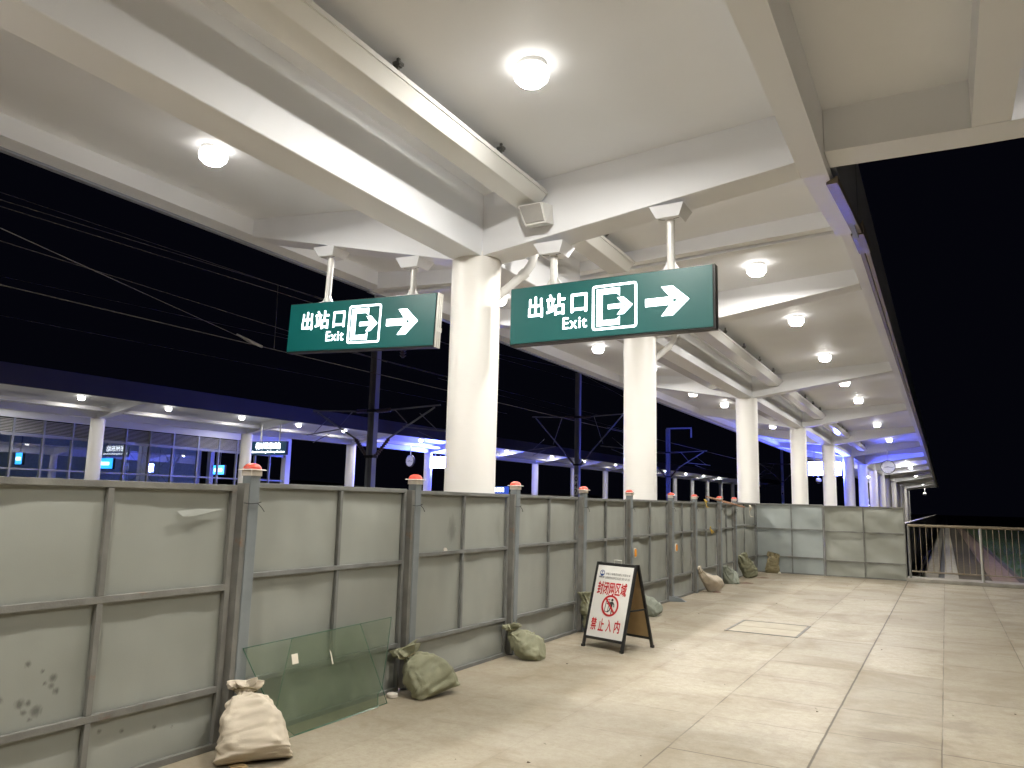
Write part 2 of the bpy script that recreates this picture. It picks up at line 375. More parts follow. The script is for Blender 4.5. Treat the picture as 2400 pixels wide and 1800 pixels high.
M = {
    'white': mat('white_paint', (0.86, 0.87, 0.90), 0.55, var=0.025, scale=0.8, bump=0.04, bscale=25),
    'column': mat('column_paint', (0.87, 0.85, 0.81), 0.42, var=0.02, scale=1.2, bump=0.03, bscale=30),
    'gloss_white': mat('gloss_white_metal', (0.76, 0.755, 0.73), 0.22, var=0.02, scale=2.0),
    'fascia': mat('dark_fascia_panel', (0.26, 0.28, 0.33), 0.42, metal=0.0, var=0.12, scale=0.7),
    'gutter': mat('pale_gutter_metal', (0.20, 0.165, 0.125), 0.4, var=0.08, scale=3.0),
    'floor': floor_mat(),
    'concrete': mat('concrete', (0.30, 0.28, 0.24), 0.85, var=0.2, scale=4.0, bump=0.4, bscale=40, dirt=0.35),
    'ballast': mat('ballast', (0.12, 0.11, 0.10), 0.95, var=0.4, scale=30.0, bump=1.0, bscale=25),
    'soil': mat('dry_soil', (0.075, 0.060, 0.042), 0.95, var=0.35, scale=5.0, bump=0.8, bscale=20),
    'path': mat('pinkish_path', (0.20, 0.135, 0.10), 0.85, var=0.2, scale=4.0, bump=0.3),
    'grass': mat('grass_blades', (0.07, 0.14, 0.035), 0.8, var=0.4, scale=3.0),
    'grass_ground': mat('grass_ground', (0.045, 0.085, 0.025), 0.95, var=0.5, scale=6.0, bump=0.8, bscale=15),
    'sheet': mat('grey_sheet_steel', (0.290, 0.300, 0.268), 0.48, metal=0.0, var=0.07, scale=1.6, bump=0.05, bscale=120, dirt=0.10, rscale=2.2, spec=0.4),
    'sheet_blue': mat('bluish_sheet_steel', (0.30, 0.33, 0.315), 0.40, var=0.06, scale=1.6, bump=0.05, bscale=120, dirt=0.08, rscale=2.2),
    'sheet_tan': mat('tan_sheet_steel', (0.285, 0.292, 0.25), 0.44, var=0.07, scale=1.6, bump=0.05, bscale=120, dirt=0.12, rscale=2.2),
    'frame': mat('grey_frame_steel', (0.185, 0.188, 0.178), 0.5, metal=0.15, var=0.2, scale=5.0, rust=0.22, rscale=5.0, bump=0.1, bscale=90),
    'frame_rusty': mat('rusty_frame_steel', (0.175, 0.172, 0.155), 0.6, metal=0.1, var=0.25, scale=5.0, rust=0.45, rscale=3.5, bump=0.2, bscale=70, rustcol=(0.22, 0.085, 0.02)),
    'rail_brown': mat('brownish_rail_steel', (0.23, 0.19, 0.13), 0.5, metal=0.2, var=0.2, scale=6.0, rust=0.4, rscale=4.0),
    'post': mat('blue_grey_post_paint', (0.21, 0.232, 0.24), 0.45, metal=0.1, var=0.14, scale=4.0, rust=0.12, rscale=4.0, bump=0.1, bscale=70),
    'cap_white': mat('white_plastic', (0.68, 0.62, 0.55), 0.5, var=0.08, scale=10.0),
    'cap_red': mat('red_plastic_lens', (0.72, 0.085, 0.05), 0.3, var=0.15, scale=20.0),
    'orange': mat('orange_reflector', (0.85, 0.33, 0.02), 0.25, var=0.08, scale=30.0),
    'sign_case': mat('dark_sign_case', (0.045, 0.042, 0.040), 0.35, metal=0.4, var=0.1),
    'alu': mat('pale_aluminium', (0.50, 0.49, 0.44), 0.35, metal=0.3, var=0.1, scale=5.0),
    'black_tube': mat('black_steel_tube', (0.016, 0.016, 0.016), 0.4, var=0.15, scale=8.0),
    'board': mat('white_board', (0.74, 0.73, 0.69), 0.45, var=0.02, scale=5.0),
    'board_back': mat('brown_board_back', (0.36, 0.25, 0.12), 0.7, var=0.1, scale=6.0),
    'red_print': mat('red_print', (0.52, 0.018, 0.022), 0.5, var=0.05),
    'black_print': mat('black_print', (0.03, 0.03, 0.03), 0.5, var=0.05),
    'blue_print': mat('blue_print', (0.035, 0.075, 0.27), 0.5, var=0.05),
    'rubber': mat('dark_rubber', (0.02, 0.02, 0.02), 0.7),
    'bag_white': mat('white_woven_sack', (0.54, 0.475, 0.375), 0.85, var=0.10, scale=5.0, bump=0.35, bscale=220, dirt=0.18, rscale=4.0),
    'bag_green': mat('green_woven_sack', (0.235, 0.235, 0.150), 0.75, var=0.14, scale=5.0, bump=0.35, bscale=220, dirt=0.2, rscale=4.0),
    'bag_grey': mat('grey_green_sack', (0.235, 0.255, 0.205), 0.75, var=0.14, scale=5.0, bump=0.35, bscale=220, dirt=0.2, rscale=4.0),
    'bag_olive': mat('olive_brown_sack', (0.22, 0.185, 0.10), 0.85, var=0.2, scale=5.0, bump=0.4, bscale=200, dirt=0.3, rscale=4.0),
    'mast': mat('grey_mast_steel', (0.31, 0.32, 0.36), 0.55, metal=0.1, var=0.15, scale=1.0),
    'insulator': mat('brown_insulator', (0.12, 0.085, 0.075), 0.3, var=0.1),
    'wire': mat('bare_wire', (0.16, 0.15, 0.13), 0.5, metal=0.3, var=0.1),
    'dark_cable': mat('black_cable', (0.02, 0.02, 0.022), 0.6),
    'speaker_grille': mat('grey_speaker_grille', (0.36, 0.345, 0.32), 0.6, var=0.06, bump=0.5, bscale=400),
    'mullion': mat('grey_mullion', (0.33, 0.34, 0.36), 0.35, metal=0.4, var=0.06),
    'louvre': mat('pale_louvre', (0.56, 0.55, 0.52), 0.4, var=0.05),
    'hall_in': mat('hall_interior', (0.60, 0.62, 0.50), 0.7, var=0.1),
    'clock_face': mat('clock_face', (0.78, 0.78, 0.76), 0.4, var=0.02),
    'yellow': mat('yellow_ribbon', (0.75, 0.50, 0.06), 0.6, var=0.1),
    'wood': mat('pinkish_wood', (0.42, 0.22, 0.13), 0.8, var=0.25, scale=10.0),
    'paper': mat('cream_paper', (0.72, 0.66, 0.55), 0.8, var=0.05),
    'glass': pane('green_glass', (0.83, 0.875, 0.80), 0.06, 1.5, 0.0, (0.31, 0.36, 0.27)),
    'glass_edge': mat('green_glass_edge', (0.035, 0.12, 0.075), 0.2, var=0.2, scale=12.0),
    'hall_glass': pane('hall_glass', (0.72, 0.86, 0.82), 0.01, 1.55, 0.22),
    'stone': mat('pale_stone', (0.42, 0.40, 0.38), 0.9, var=0.2, scale=20),
    'house': mat('pale_render', (0.30, 0.30, 0.30), 0.9, var=0.1),
    'roof': mat('grey_roof', (0.22, 0.21, 0.21), 0.8, var=0.2),
    'shrub': mat('reddish_leaves', (0.19, 0.065, 0.07), 0.8, var=0.5, scale=9.0),
    'bark': mat('bark', (0.08, 0.055, 0.035), 0.9, var=0.3, scale=10),
    'lens': glow('lamp_lens', WARM, LAMP_POWER),
    'lens_side': glow('lamp_diffuser', WARM, 4.5),
    'lens_far': glow('lamp_lens_far', WARM, FAR_LAMP_POWER),
    'sign_green': glow('backlit_green_face', (0.0, 0.16, 0.15), 0.13, base=(0.004, 0.078, 0.072)),
    'sign_white': glow('backlit_white_lettering', (0.86, 0.93, 1.0), 3.2),
    'sign_navy': glow('backlit_navy_face', (0.01, 0.05, 0.10), 0.35, base=(0.01, 0.04, 0.07)),
    'screen': glow('bright_led_screen', (0.085, 0.12, 1.0), SCREEN_POWER),
    'reflection_soft': glow('blue_reflection_glow', (0.02, 0.30, 1.0), 2.6),
    'screen_white': glow('lit_white_screen', (0.8, 0.9, 1.0), 3.0),
}

def spots_mat():
    """first sheet of the fence: grey steel with a cluster of dark oily spots"""
    m = M['sheet'].copy(); m.name = 'spotted_sheet_steel'
    nt = m.node_tree; L = nt.links.new
    b = nt.nodes['Principled BSDF']
    src = b.inputs['Base Color'].links[0].from_socket
    geo = N(nt, 'ShaderNodeNewGeometry')
    fac = None
    flat = N(nt, 'ShaderNodeVectorMath', operation='MULTIPLY'); flat.inputs[1].default_value = (0, 1, 1); L(geo.outputs['Position'], flat.inputs[0])
    rnd = random.Random(5)
    pts = [(2.584, .761, .018), (2.736, .662, .026), (2.732, .618, .018), (2.765, .585, .022), (2.455, .589, .026), (2.567, .554, .030), (2.608, .549, .020), (2.66, .498, .038), (2.591, .503, .018), (2.63, .46, .012), (2.67, .71, .010), (2.69, .64, .012), (3.05, .30, .012), (3.2, .27, .014), (3.42, .24, .012), (3.55, .22, .010)]
    nz = N(nt, 'ShaderNodeTexNoise'); nz.inputs['Scale'].default_value = 45.0; nz.inputs['Detail'].default_value = 5
    for (y, z, r) in pts:
        d = N(nt, 'ShaderNodeVectorMath', operation='DISTANCE'); d.inputs[1].default_value = (0, y, z)
        L(flat.outputs['Vector'], d.inputs[0])
        a = N(nt, 'ShaderNodeMath', operation='MULTIPLY_ADD'); a.inputs[1].default_value = 0.036; L(nz.outputs['Fac'], a.inputs[0]); L(d.outputs['Value'], a.inputs[2])
        r_ = N(nt, 'ShaderNodeMapRange', clamp=True); r_.inputs[1].default_value = r * 0.4 + 0.014; r_.inputs[2].default_value = r + 0.022; r_.inputs[3].default_value = 0.6; r_.inputs[4].default_value = 0.0
        L(a.outputs[0], r_.inputs[0])
        if fac is None: fac = r_.outputs[0]
        else:
            q = N(nt, 'ShaderNodeMath', operation='MAXIMUM'); L(fac, q.inputs[0]); L(r_.outputs[0], q.inputs[1]); fac = q.outputs[0]
    mx = N(nt, 'ShaderNodeMix', data_type='RGBA'); L(fac, mx.inputs['Factor']); L(src, mx.inputs['A']); mx.inputs['B'].default_value = (0.045, 0.042, 0.038, 1)
    L(mx.outputs['Result'], b.inputs['Base Color'])
    return m
M['sheet_spots'] = spots_mat()

# ------------------------------------------------------------------ setting: ground, platforms, tracks
MB().box(-400, 400, -300, 900, -1.7, -1.5).build('ground', M['soil'], kind='structure')
MB().box(-8.55, -0.95, -30, 22.62, -1.45, 0.0).build('platform_floor', M['floor'], kind='structure')
MB().box(-8.55, -1.40, 22.625, 168, -1.45, 0.0).build('platform_floor', M['floor'], kind='structure')
MB().box(-0.95, 14.0, -30, 22.62, -1.45, -0.0).build('forecourt_floor', M['floor'], kind='structure')
MB().box(-46.0, -29.4, -30, 168, -1.45, 0.0).build('opposite_platform_floor', M['concrete'], kind='structure')
MB().box(-29.3, -8.65, -60, 400, -1.52, -1.30).build('track_bed', M['ballast'], kind='structure')
for i, xc in enumerate((-13.0, -25.0)):
    b = MB()
    for dx in (-0.75, 0.75):
        b.box(xc + dx - 0.035, xc + dx + 0.035, -60, 400, -1.296, -1.12)
    b.build('rails', M['frame'], kind='structure')

# ground beyond the railing
MB().box(-1.26, 60, 22.72, 420, -1.49, -0.62).build('verge_ground', M['soil'], kind='structure')
MB().box(-1.05, -0.86, 22.8, 330, -0.61, -0.53).build('drain_channel', M['rubber'], kind='structure')
MB().box(-0.82, -0.33, 22.8, 330, -0.61, -0.50).build('drain_walkway', mat('grimy_concrete', (0.17, 0.15, 0.115), 0.9, var=0.3, scale=3.0, bump=0.4, dirt=0.3), kind='structure')
MB().box(-0.325, -0.145, 22.8, 330, -0.618, -0.60).build('drain_channel', M['rubber'], kind='structure')  # flat dark strip standing in for the shade inside the gap
MB().box(-0.14, 0.28, 22.8, 330, -0.61, -0.47).build('drain_kerb', M['concrete'], kind='structure')
MB().box(1.28, 2.05, 22.8, 300, -0.61, -0.555).build('side_path', M['path'], kind='structure')
MB().box(2.3, 26.0, 23.2, 300, -0.61, -0.575).build('grass_ground', M['grass_ground'], kind='structure')

rnd = random.Random(11)
g = MB()
for i in range(5200):
    x = 2.35 + rnd.random() ** 1.5 * 9; y = 24 + rnd.random() ** 1.2 * 60
    if x > 0.16 * y + 3: continue
    h = 0.06 + rnd.random() * 0.12; a = rnd.random() * pi; w = 0.012
    lx, ly = rnd.uniform(-.05, .05), rnd.uniform(-.05, .05)
    g.add([(x - w * cos(a), y - w * sin(a), -0.575), (x + w * cos(a), y + w * sin(a), -0.575), (x + lx, y + ly, -0.575 + h)], [(0, 1, 2)])
o = g.build('grass', M['grass'], kind='stuff'); tag(o, 'dark green grass on the bank beyond the railing', 'grass')

# row of small pale stones along the foot of the platform side
st = MB()
for i in range(46):
    y = 23.2 + i * 0.62 + rnd.uniform(-.1, .1)
    st.lathe([(0.01, 0), (0.045, 0.01), (0.05, 0.04), (0.025, 0.07)], 7, (-0.93 + rnd.uniform(-.02, .02), y, -0.53))
tag(st.build('stones', M['stone'], kind='stuff'), 'row of small pale stones at the foot of the dark platform side wall', 'stones')

# ------------------------------------------------------------------ the canopies
def zl(pts, x):
    for (x0, z0), (x1, z1) in zip(pts, pts[1:]):
        if x0 <= x <= x1: return z0 + (z1 - z0) * (x - x0) / (x1 - x0)
    return pts[0][1] if x < pts[0][0] else pts[-1][1]

SLAB_A = [(-8.62, 5.70), (-5.07, 5.36), (-4.67, 5.36), (-1.11, 5.60)]
SLAB_B = [(-8.67, 5.70), (-5.05, 5.40), (-4.65, 5.40), (-1.03, 5.62)]

def slab_mb(under, y0, y1, th=0.16):
    up = [(x, z + th) for x, z in reversed(under)]
    return MB().prism_y(list(under) + up, y0, y1)

def cross_mb(xl, zl_, cl, cr, zc, xr, zr, y0, y1, under):
    """beam across at a column: lowest at the column, rising to both edges"""
    m = MB()
    e = 0.05
    m.prism_y([(xl, zl_), (cl, zc), (cl, zl(under, cl) + e), (xl, zl(under, xl) + e)], y0, y1)
    m.prism_y([(cr, zc), (xr, zr), (xr, zl(under, xr) + e), (cr, zl(under, cr) + e)], y0, y1)
    return m

def column_mb(x, y, ztop, r=0.3):
    return MB().cyl((x, y, -0.02), (x, y, ztop), r, seg=48)

canA = thing('platform_canopy', 'white concrete canopy section overhead with the two green exit signs hanging from it', 'canopy', (0, 0, 0))
YJ = 10.52
slab_mb(SLAB_A, -9, YJ).build('slab', M['white'], canA)
MB().prism_y([(-5.07, 4.60), (-4.67, 4.60), (-4.67, 5.39), (-5.07, 5.39)], -9, 10.34).build('centre_beam', M['white'], canA, bevel=0.012)
for yc in (7.71, 1.71, -4.29):
    cross_mb(-8.62, 5.44, -5.066, -4.674, 4.603, -1.11, 5.055, yc - 0.21, yc + 0.21, SLAB_A).build('cross_beam', M['white'], canA, bevel=0.01)
# edge beams: left straight, right rising beyond the last cross beam
MB().prism_y([(-8.92, 5.46), (-8.62, 5.46), (-8.62, 5.75), (-8.92, 5.75)], -9, YJ).build('edge_beam', M['white'], canA)
eb = MB()
eb.prism_y([(-1.11, 5.06), (-0.86, 5.06), (-0.86, 5.78), (-1.11, 5.64)], -9, 7.92)
eb.prism_y(([(-1.11, 5.06), (-0.86, 5.06), (-0.86, 5.78), (-1.11, 5.64)], [(-1.07, 5.275), (-0.86, 5.275), (-0.86, 5.78), (-1.07, 5.66)]), 7.921, YJ)
eb.build('edge_beam', M['white'], canA)
jb = MB()
jz = lambda x: 5.235 + (0.045 * (x + 3.9) if x > -4.87 else 0.06 * (-5.9 - x))
jb.prism_y([(-8.62, jz(-8.62)), (-4.87, jz(-4.86)), (-1.08, jz(-1.08)), (-1.08, 5.64), (-4.87, 5.42), (-8.62, 5.72)], 10.36, YJ)
jb.build('end_beam', M['white'], canA)
fa = MB()
fa.box(-9.0, -8.924, -9, YJ, 5.43, 6.3)
fa.box(-0.856, -0.80, 8.11, YJ, 5.20, 6.34)
fa.build('fascia', M['fascia'], canA)
gt = MB()
gt.prism_y(([(-0.90, 5.03), (-0.79, 5.03), (-0.79, 5.11), (-0.90, 5.055)], [(-0.865, 5.255), (-0.755, 5.255), (-0.755, 5.33), (-0.865, 5.30)]), 8.12, YJ - 0.02)
gt.build('gutter', M['gutter'], canA)
for yc in (7.71, 1.71, -4.29):
    column_mb(-4.87, yc, 4.66).build('column', M['column'], canA, smooth=True)

canB = thing('platform_canopy', 'long white concrete canopy receding to the dark beyond the movement joint', 'canopy', (0, 0, 0))
YB0, YB1 = 10.58, 133.0
CY = [13.5 + 8.97 * k for k in range(14)]
slab_mb(SLAB_B, YB0, YB1).build('slab', M['white'], canB)
MB().prism_y([(-5.05, 4.80), (-4.65, 4.80), (-4.65, 5.43), (-5.05, 5.43)], YB0 + 0.2, YB1 - 0.2).build('centre_beam', M['white'], canB, bevel=0.012)
first_beam = None
for k, yc in enumerate(CY):
    cb = cross_mb(-8.67, 5.45, -5.046, -4.654, 4.803, -1.03, 5.36, yc - 0.21, yc + 0.21, SLAB_B)
    cb.build('cross_beam', M['white'], canB, bevel=0.01)
eb = MB()
eb.prism_y([(-8.97, 5.46), (-8.67, 5.46), (-8.67, 5.75), (-8.97, 5.75)], YB0, YB1)
eb.build('edge_beam', M['white'], canB)
eb = MB()
eb.prism_y([(-1.03, 5.365), (-0.87, 5.365), (-0.87, 5.80), (-1.03, 5.66)], YB0, YB1)
eb.build('edge_beam', M['white'], canB)
for (ya, yb) in ((YB0, 10.76), (YB1 - 0.2, YB1 - 0.01)):
    MB().prism_y([(-8.66, jz(-8.66) - 0.03), (-4.87, jz(-4.86) - 0.03), (-1.04, jz(-1.04) - 0.02), (-1.04, 5.66), (-4.87, 5.46), (-8.66, 5.73)], ya, yb).build('end_beam', M['white'], canB)
fa = MB()
fa.box(-9.04, -8.974, YB0, YB1, 5.43, 6.3)
fa.box(-0.866, -0.80, YB0, YB1, 5.44, 6.42)
fa.build('fascia', M['fascia'], canB)
gt = MB()
gt.box(-0.872, -0.815, 11.6, YB1, 5.335, 5.40)
gt.box(-0.805, -0.75, 11.6, YB1, 5.345, 5.40)
gt.build('gutter', M['gutter'], canB)
MB().hexa([(-0.885, 10.45, 5.235), (-0.735, 10.45, 5.235), (-0.735, 11.58, 5.325), (-0.885, 11.58, 5.325)], [(-0.885, 10.45, 5.25), (-0.735, 10.45, 5.42), (-0.735, 11.58, 5.46), (-0.885, 11.58, 5.36)]).build('joint_cover', M['gutter'], canB)
for yc in CY:
    column_mb(-4.85, yc, 4.86).build('column', M['column'], canB, smooth=True)

# the lower roof that joins the canopy to the station on the right, above the camera
ext = thing('link_roof', 'flat coffered white roof joining the platform canopy at the upper right', 'roof', (0, 0, 0))
MB().box(-0.86, 8.0, -9, 8.08, 5.62, 5.80).build('slab', M['white'], ext)
MB().prism_y([(-0.855, 5.185), (0.385, 5.155), (8.0, 5.10), (8.0, 5.63), (-0.855, 5.63)], 7.66, 8.07).build('end_beam', M['white'], ext)
for x0 in (0.385, 3.2, 6.0):
    MB().box(x0, x0 + 0.305, -9, 7.655, 5.157, 5.63).build('beam', M['white'], ext)
MB().box(-0.855, 8.0, 0.9, 1.2, 5.3, 5.625).build('cross_beam', M['white'], ext)
MB().box(-0.82, 8.0, 8.072, 8.10, 5.21, 6.1).build('fascia', M['fascia'], ext)
for y in (7.85, -3.0):
    MB().cyl((6.15, y, -0.01), (6.15, y, 5.2), 0.25, seg=32).build('column', M['column'], ext, smooth=True)

# ------------------------------------------------------------------ ceiling lamps
def lamp_proto(label, group, lens, s=1.0, drop=0.0):
    t = thing('ceiling_lamp', label, 'lamp', (0, 0, 0), group)
    MB().lathe([(0.125 * s, 0.06), (0.132 * s, 0.0), (0.132 * s, -0.030 * s), (0.128 * s, -0.034 * s)], 28).build('housing', M['gloss_white'], t, smooth=True)
    MB().lathe([(0.126 * s, -0.0345 * s), (0.150 * s, -0.055 * s), (0.157 * s, -0.095 * s), (0.146 * s, -0.140 * s), (0.108 * s, -0.170 * s)], 24).build('diffuser', M['lens_side'], t, smooth=True)  # domed lens, enlarged so its glow imitates the glare around the lamp
    MB().lathe([(0.106 * s, -0.1710 * s), (0.104 * s, -0.1725 * s)], 24).build('lens', M[lens], t)
    return t

ORD = ['nearest', 'second nearest', 'third nearest', 'fourth nearest', 'fifth nearest', 'sixth nearest', 'seventh nearest', 'eighth nearest', 'ninth nearest', 'tenth nearest']
lamp0 = lamp_proto('large round white lamp glowing on the ceiling right of the cable trunking, top centre', 'lamps under the near canopy', 'lens')
used = [False]
def place_lamp(x, y, z, label, group='lamps under the near canopy'):
    t = lamp0 if not used[0] else copy_tree(lamp0)
    used[0] = True
    t.location = (x, y, z); t['label'] = label; t['group'] = group
    return t
place_lamp(-2.94, 5.44, zl(SLAB_A, -2.94), 'large round lamp glowing on the ceiling at top centre, above the signs')
place_lamp(-6.93, 5.40, zl(SLAB_A, -6.93), 'round lamp glowing on the ceiling left of the centre beam, above the dark railway')
RL = [12.13, 15.9, 20.15, 24.5, 28.72, 37.1, 45.5, 59.1, 66.8, 74.7]
names = ['round lamp right of the right exit sign, nearest of the receding row', 'second lamp of the receding row right of the exit sign, beyond the bright beam face', 'third lamp of the receding row along the right side of the canopy', 'fourth lamp of the receding row, just beyond the cross beam of the third column', 'fifth lamp of the receding row along the right side of the canopy', 'sixth lamp of the receding row, above and left of the hanging clock', 'seventh lamp of the receding row, just above the hanging clock', 'eighth lamp of the receding row, just right of the hanging clock', 'ninth lamp of the receding row, right of the hanging clock', 'tenth and farthest bright lamp of the receding row right of the clock']
for y, nm in zip(RL, names):
    place_lamp(-2.42, y, zl(SLAB_B, -2.42), nm)
for x, y, nm in ((-7.2, 12.22, 'lamp peeping out beside the right edge of the nearest column under the drainpipe'), (-6.98, 28.6, 'lamp on the track side of the canopy, just left of the third column'), (-6.8, 36.9, 'lamp on the track side of the canopy, between third and fourth columns')):
    place_lamp(x, y, zl(SLAB_B, x), nm)
# the rest of the same rows, out of the picture or hidden behind beams, that light what is seen
for x, y, z in [(-3.03, 1.1, 0), (-6.97, 0.95, 0), (-3.03, -3.4, 0), (-6.97, -3.5, 0)]:
    place_lamp(x, y, zl(SLAB_A, x), 'round ceiling lamp of the near canopy row, behind the viewer', 'lamps behind the viewer')
for x, y, u in ((-2.42, 8.45, SLAB_A), (-6.95, 8.6, SLAB_A), (-2.42, 32.7, SLAB_B), (-2.42, 41.2, SLAB_B), (-7.0, 20.4, SLAB_B), (-7.0, 32.6, SLAB_B)):
    place_lamp(x, y, zl(u, x), 'round ceiling lamp of the near canopy hidden behind a cross beam', 'lamps hidden behind cross beams')
place_lamp(2.0, 2.6, 5.62, 'added unseen ceiling lamp of the link roof, overhead at right', 'lamps behind the viewer')  # extra lamp added out of view, outside the canopy rows
place_lamp(1.9, 5.2, 5.62, 'round ceiling lamp in the coffer of the link roof, overhead at right', 'lamps behind the viewer')
for y in (92, 106, 119, 131):
    place_lamp(-2.55, y, zl(SLAB_B, -2.55), 'small far lamp under the distant end of the receding canopy', 'lamps at the far end of the canopy')
for y in (17.3, 25.6, 52, 66, 80, 94, 103, 112, 121, 130):
    place_lamp(-7.3, y, zl(SLAB_B, -7.3), 'lamp on the track side of the canopy hidden behind beams and columns', 'hidden lamps of the track side')

# ------------------------------------------------------------------ cable trunking under the slab
def trunk(y0, y1, label, z=5.09, right=True, group='white cable trunking under the near canopy', xs=None):
    sgn = 1 if right else -1
    cx = -4.86
    P = [(0.68, 0.0), (0.96, 0.0), (1.06, 0.10), (1.06, 0.13), (0.68, 0.13)]
    poly = [(cx + sgn * a, z + b) for a, b in P]
    loc = (cx + sgn * 0.87, (y0 + y1) / 2, z)
    t = thing('cable_trunking', label, 'cable trunking', loc, group)
    MB().prism_y(poly, y0, y1).build('tray', M['gloss_white'], t, bevel=0.006, off=loc)
    MB().prism_y([(cx + sgn * 1.062, z + 0.108), (cx + sgn * 1.076, z + 0.108), (cx + sgn * 1.076, z + 0.150), (cx + sgn * 0.68, z + 0.150), (cx + sgn * 0.68, z + 0.132), (cx + sgn * 1.062, z + 0.132)], y0, y1).build('lid', M['gloss_white'], t, off=loc)
    top = 5.47
    y = y1 - 0.95
    while y > y0 + 0.2:
        h = MB()
        for a in (0.74, 1.0):
            x = cx + sgn * a
            h.box(x - 0.012, x + 0.012, y - 0.012, y + 0.012, z + 0.152, top)
        h.box(cx + sgn * 0.87 - 0.16, cx + sgn * 0.87 + 0.16, y - 0.02, y + 0.02, z + 0.24, z + 0.262)
        h.box(cx + sgn * 1.0 - 0.035, cx + sgn * 1.0 + 0.035, y - 0.035, y + 0.035, z + 0.262, z + 0.285)
        h.build('hanger', M['frame'], t, off=loc)
        y -= 1.75
    return t
trunk(-9, 7.46, 'long white cable trunking along the centre beam, ending at the loudspeaker')
trunk(7.96, 10.32, 'short white cable trunking seen just above the right exit sign')
trunk(-9, 7.46, 'white cable trunking left of the centre beam, only its edge showing', right=False)
trunk(13.75, 22.2, 'white cable trunking running from behind the right exit sign to the third column', 5.10)
trunk(22.7, 31.15, 'white cable trunking between the third and fourth columns, right of the centre beam', 5.10)
trunk(31.65, 40.1, 'white cable trunking with a blue screen reflection between fourth and fifth columns', 5.10)
trunk(40.6, 49.1, 'white cable trunking tinted blue beyond the fifth column', 5.10)
trunk(13.75, 22.2, 'white cable trunking left of the centre beam between second and third columns', 5.10, right=False)
trunk(22.7, 31.15, 'white cable trunking left of the centre beam between third and fourth columns', 5.10, right=False)

# ------------------------------------------------------------------ loudspeaker at the end of the trunking
loc = (-3.9, 7.35, 4.9)
t = thing('loudspeaker', 'white box loudspeaker with grey grille fixed under the end of the cable trunking', 'loudspeaker', loc)
MB().hexa([(-3.985, 7.30, 4.80), (-3.72, 7.30, 4.80), (-3.72, 7.49, 4.84), (-3.985, 7.49, 4.84)], [(-4.075, 7.28, 5.045), (-3.77, 7.28, 5.045), (-3.74, 7.49, 5.07), (-4.075, 7.49, 5.07)]).build('box', M['gloss_white'], t, off=loc)
MB().hexa([(-3.968, 7.282, 4.822), (-3.742, 7.282, 4.822), (-3.742, 7.299, 4.822), (-3.968, 7.299, 4.822)], [(-4.05, 7.268, 5.028), (-3.79, 7.268, 5.028), (-3.79, 7.285, 5.028), (-4.05, 7.285, 5.028)]).build('grille', M['speaker_grille'], t, off=loc)

# drainpipes from the slab into the back of the columns
def drain(x, y, z, label):
    loc = (x, y, z - 0.4)
    t = thing('drainpipe', label, 'drainpipe', loc, 'white drainpipes behind the columns')
    p = [(x - 0.42, y - 0.12, z - 0.46), (x - 0.10, y, z - 0.16), (x - 0.03, y + 0.02, z - 0.06), (x + 0.0, y + 0.03, z + 0.05), (x + 0.0, y + 0.03, z + 0.7)]
    MB().tube(p, 0.055, 14).build('pipe', M['gloss_white'], t, smooth=True, off=loc)
    c = MB()
    c.tube([(x - 0.15, y - 0.016, z - 0.205), (x - 0.09, y, z - 0.15)], 0.066, 14)
    c.tube([(x, y + 0.03, z + 0.04), (x, y + 0.03, z + 0.10)], 0.066, 14)
    c.build('coupling', M['gloss_white'], t, smooth=True, off=loc)
    MB().tube([(x - 0.02, y + 0.03, z + 0.0), (x - 0.12, y + 0.05, z + 0.06), (x - 0.3, y + 0.06, z + 0.06)], 0.018, 8).build('bracket', M['gloss_white'], t, off=loc)
drain(-4.33, 8.15, 4.70, 'white elbowed drainpipe behind the nearest column')
drain(-4.33, 13.95, 4.86, 'white elbowed drainpipe behind the second column under the right exit sign')

# ------------------------------------------------------------------ hanging exit signs
def arrow(x, z, s, y):
    P = [(0, .043), (.268, .043), (.175, .158), (.30, .158), (.473, 0), (.30, -.158), (.175, -.158), (.268, -.043), (0, -.043)]
    # split so every plate stays convex enough to fill cleanly
    m = MB()
    q = lambda a: (x + a[0] * s, z + a[1] * s)
    m.poly_xz([q(P[0]), q((.30, .043)), q((.30, -.043)), q(P[8])], y)
    m.poly_xz([q((.268, .043)), q(P[2]), q(P[3]), q(P[4]), q((.473, -0.0001)), q((.36, 0.0))], y + 0.0002)
    m.poly_xz([q((.36, 0.0)), q((.473, -0.0001)), q(P[5]), q(P[6]), q((.268, -.043))], y + 0.0002)
    return m

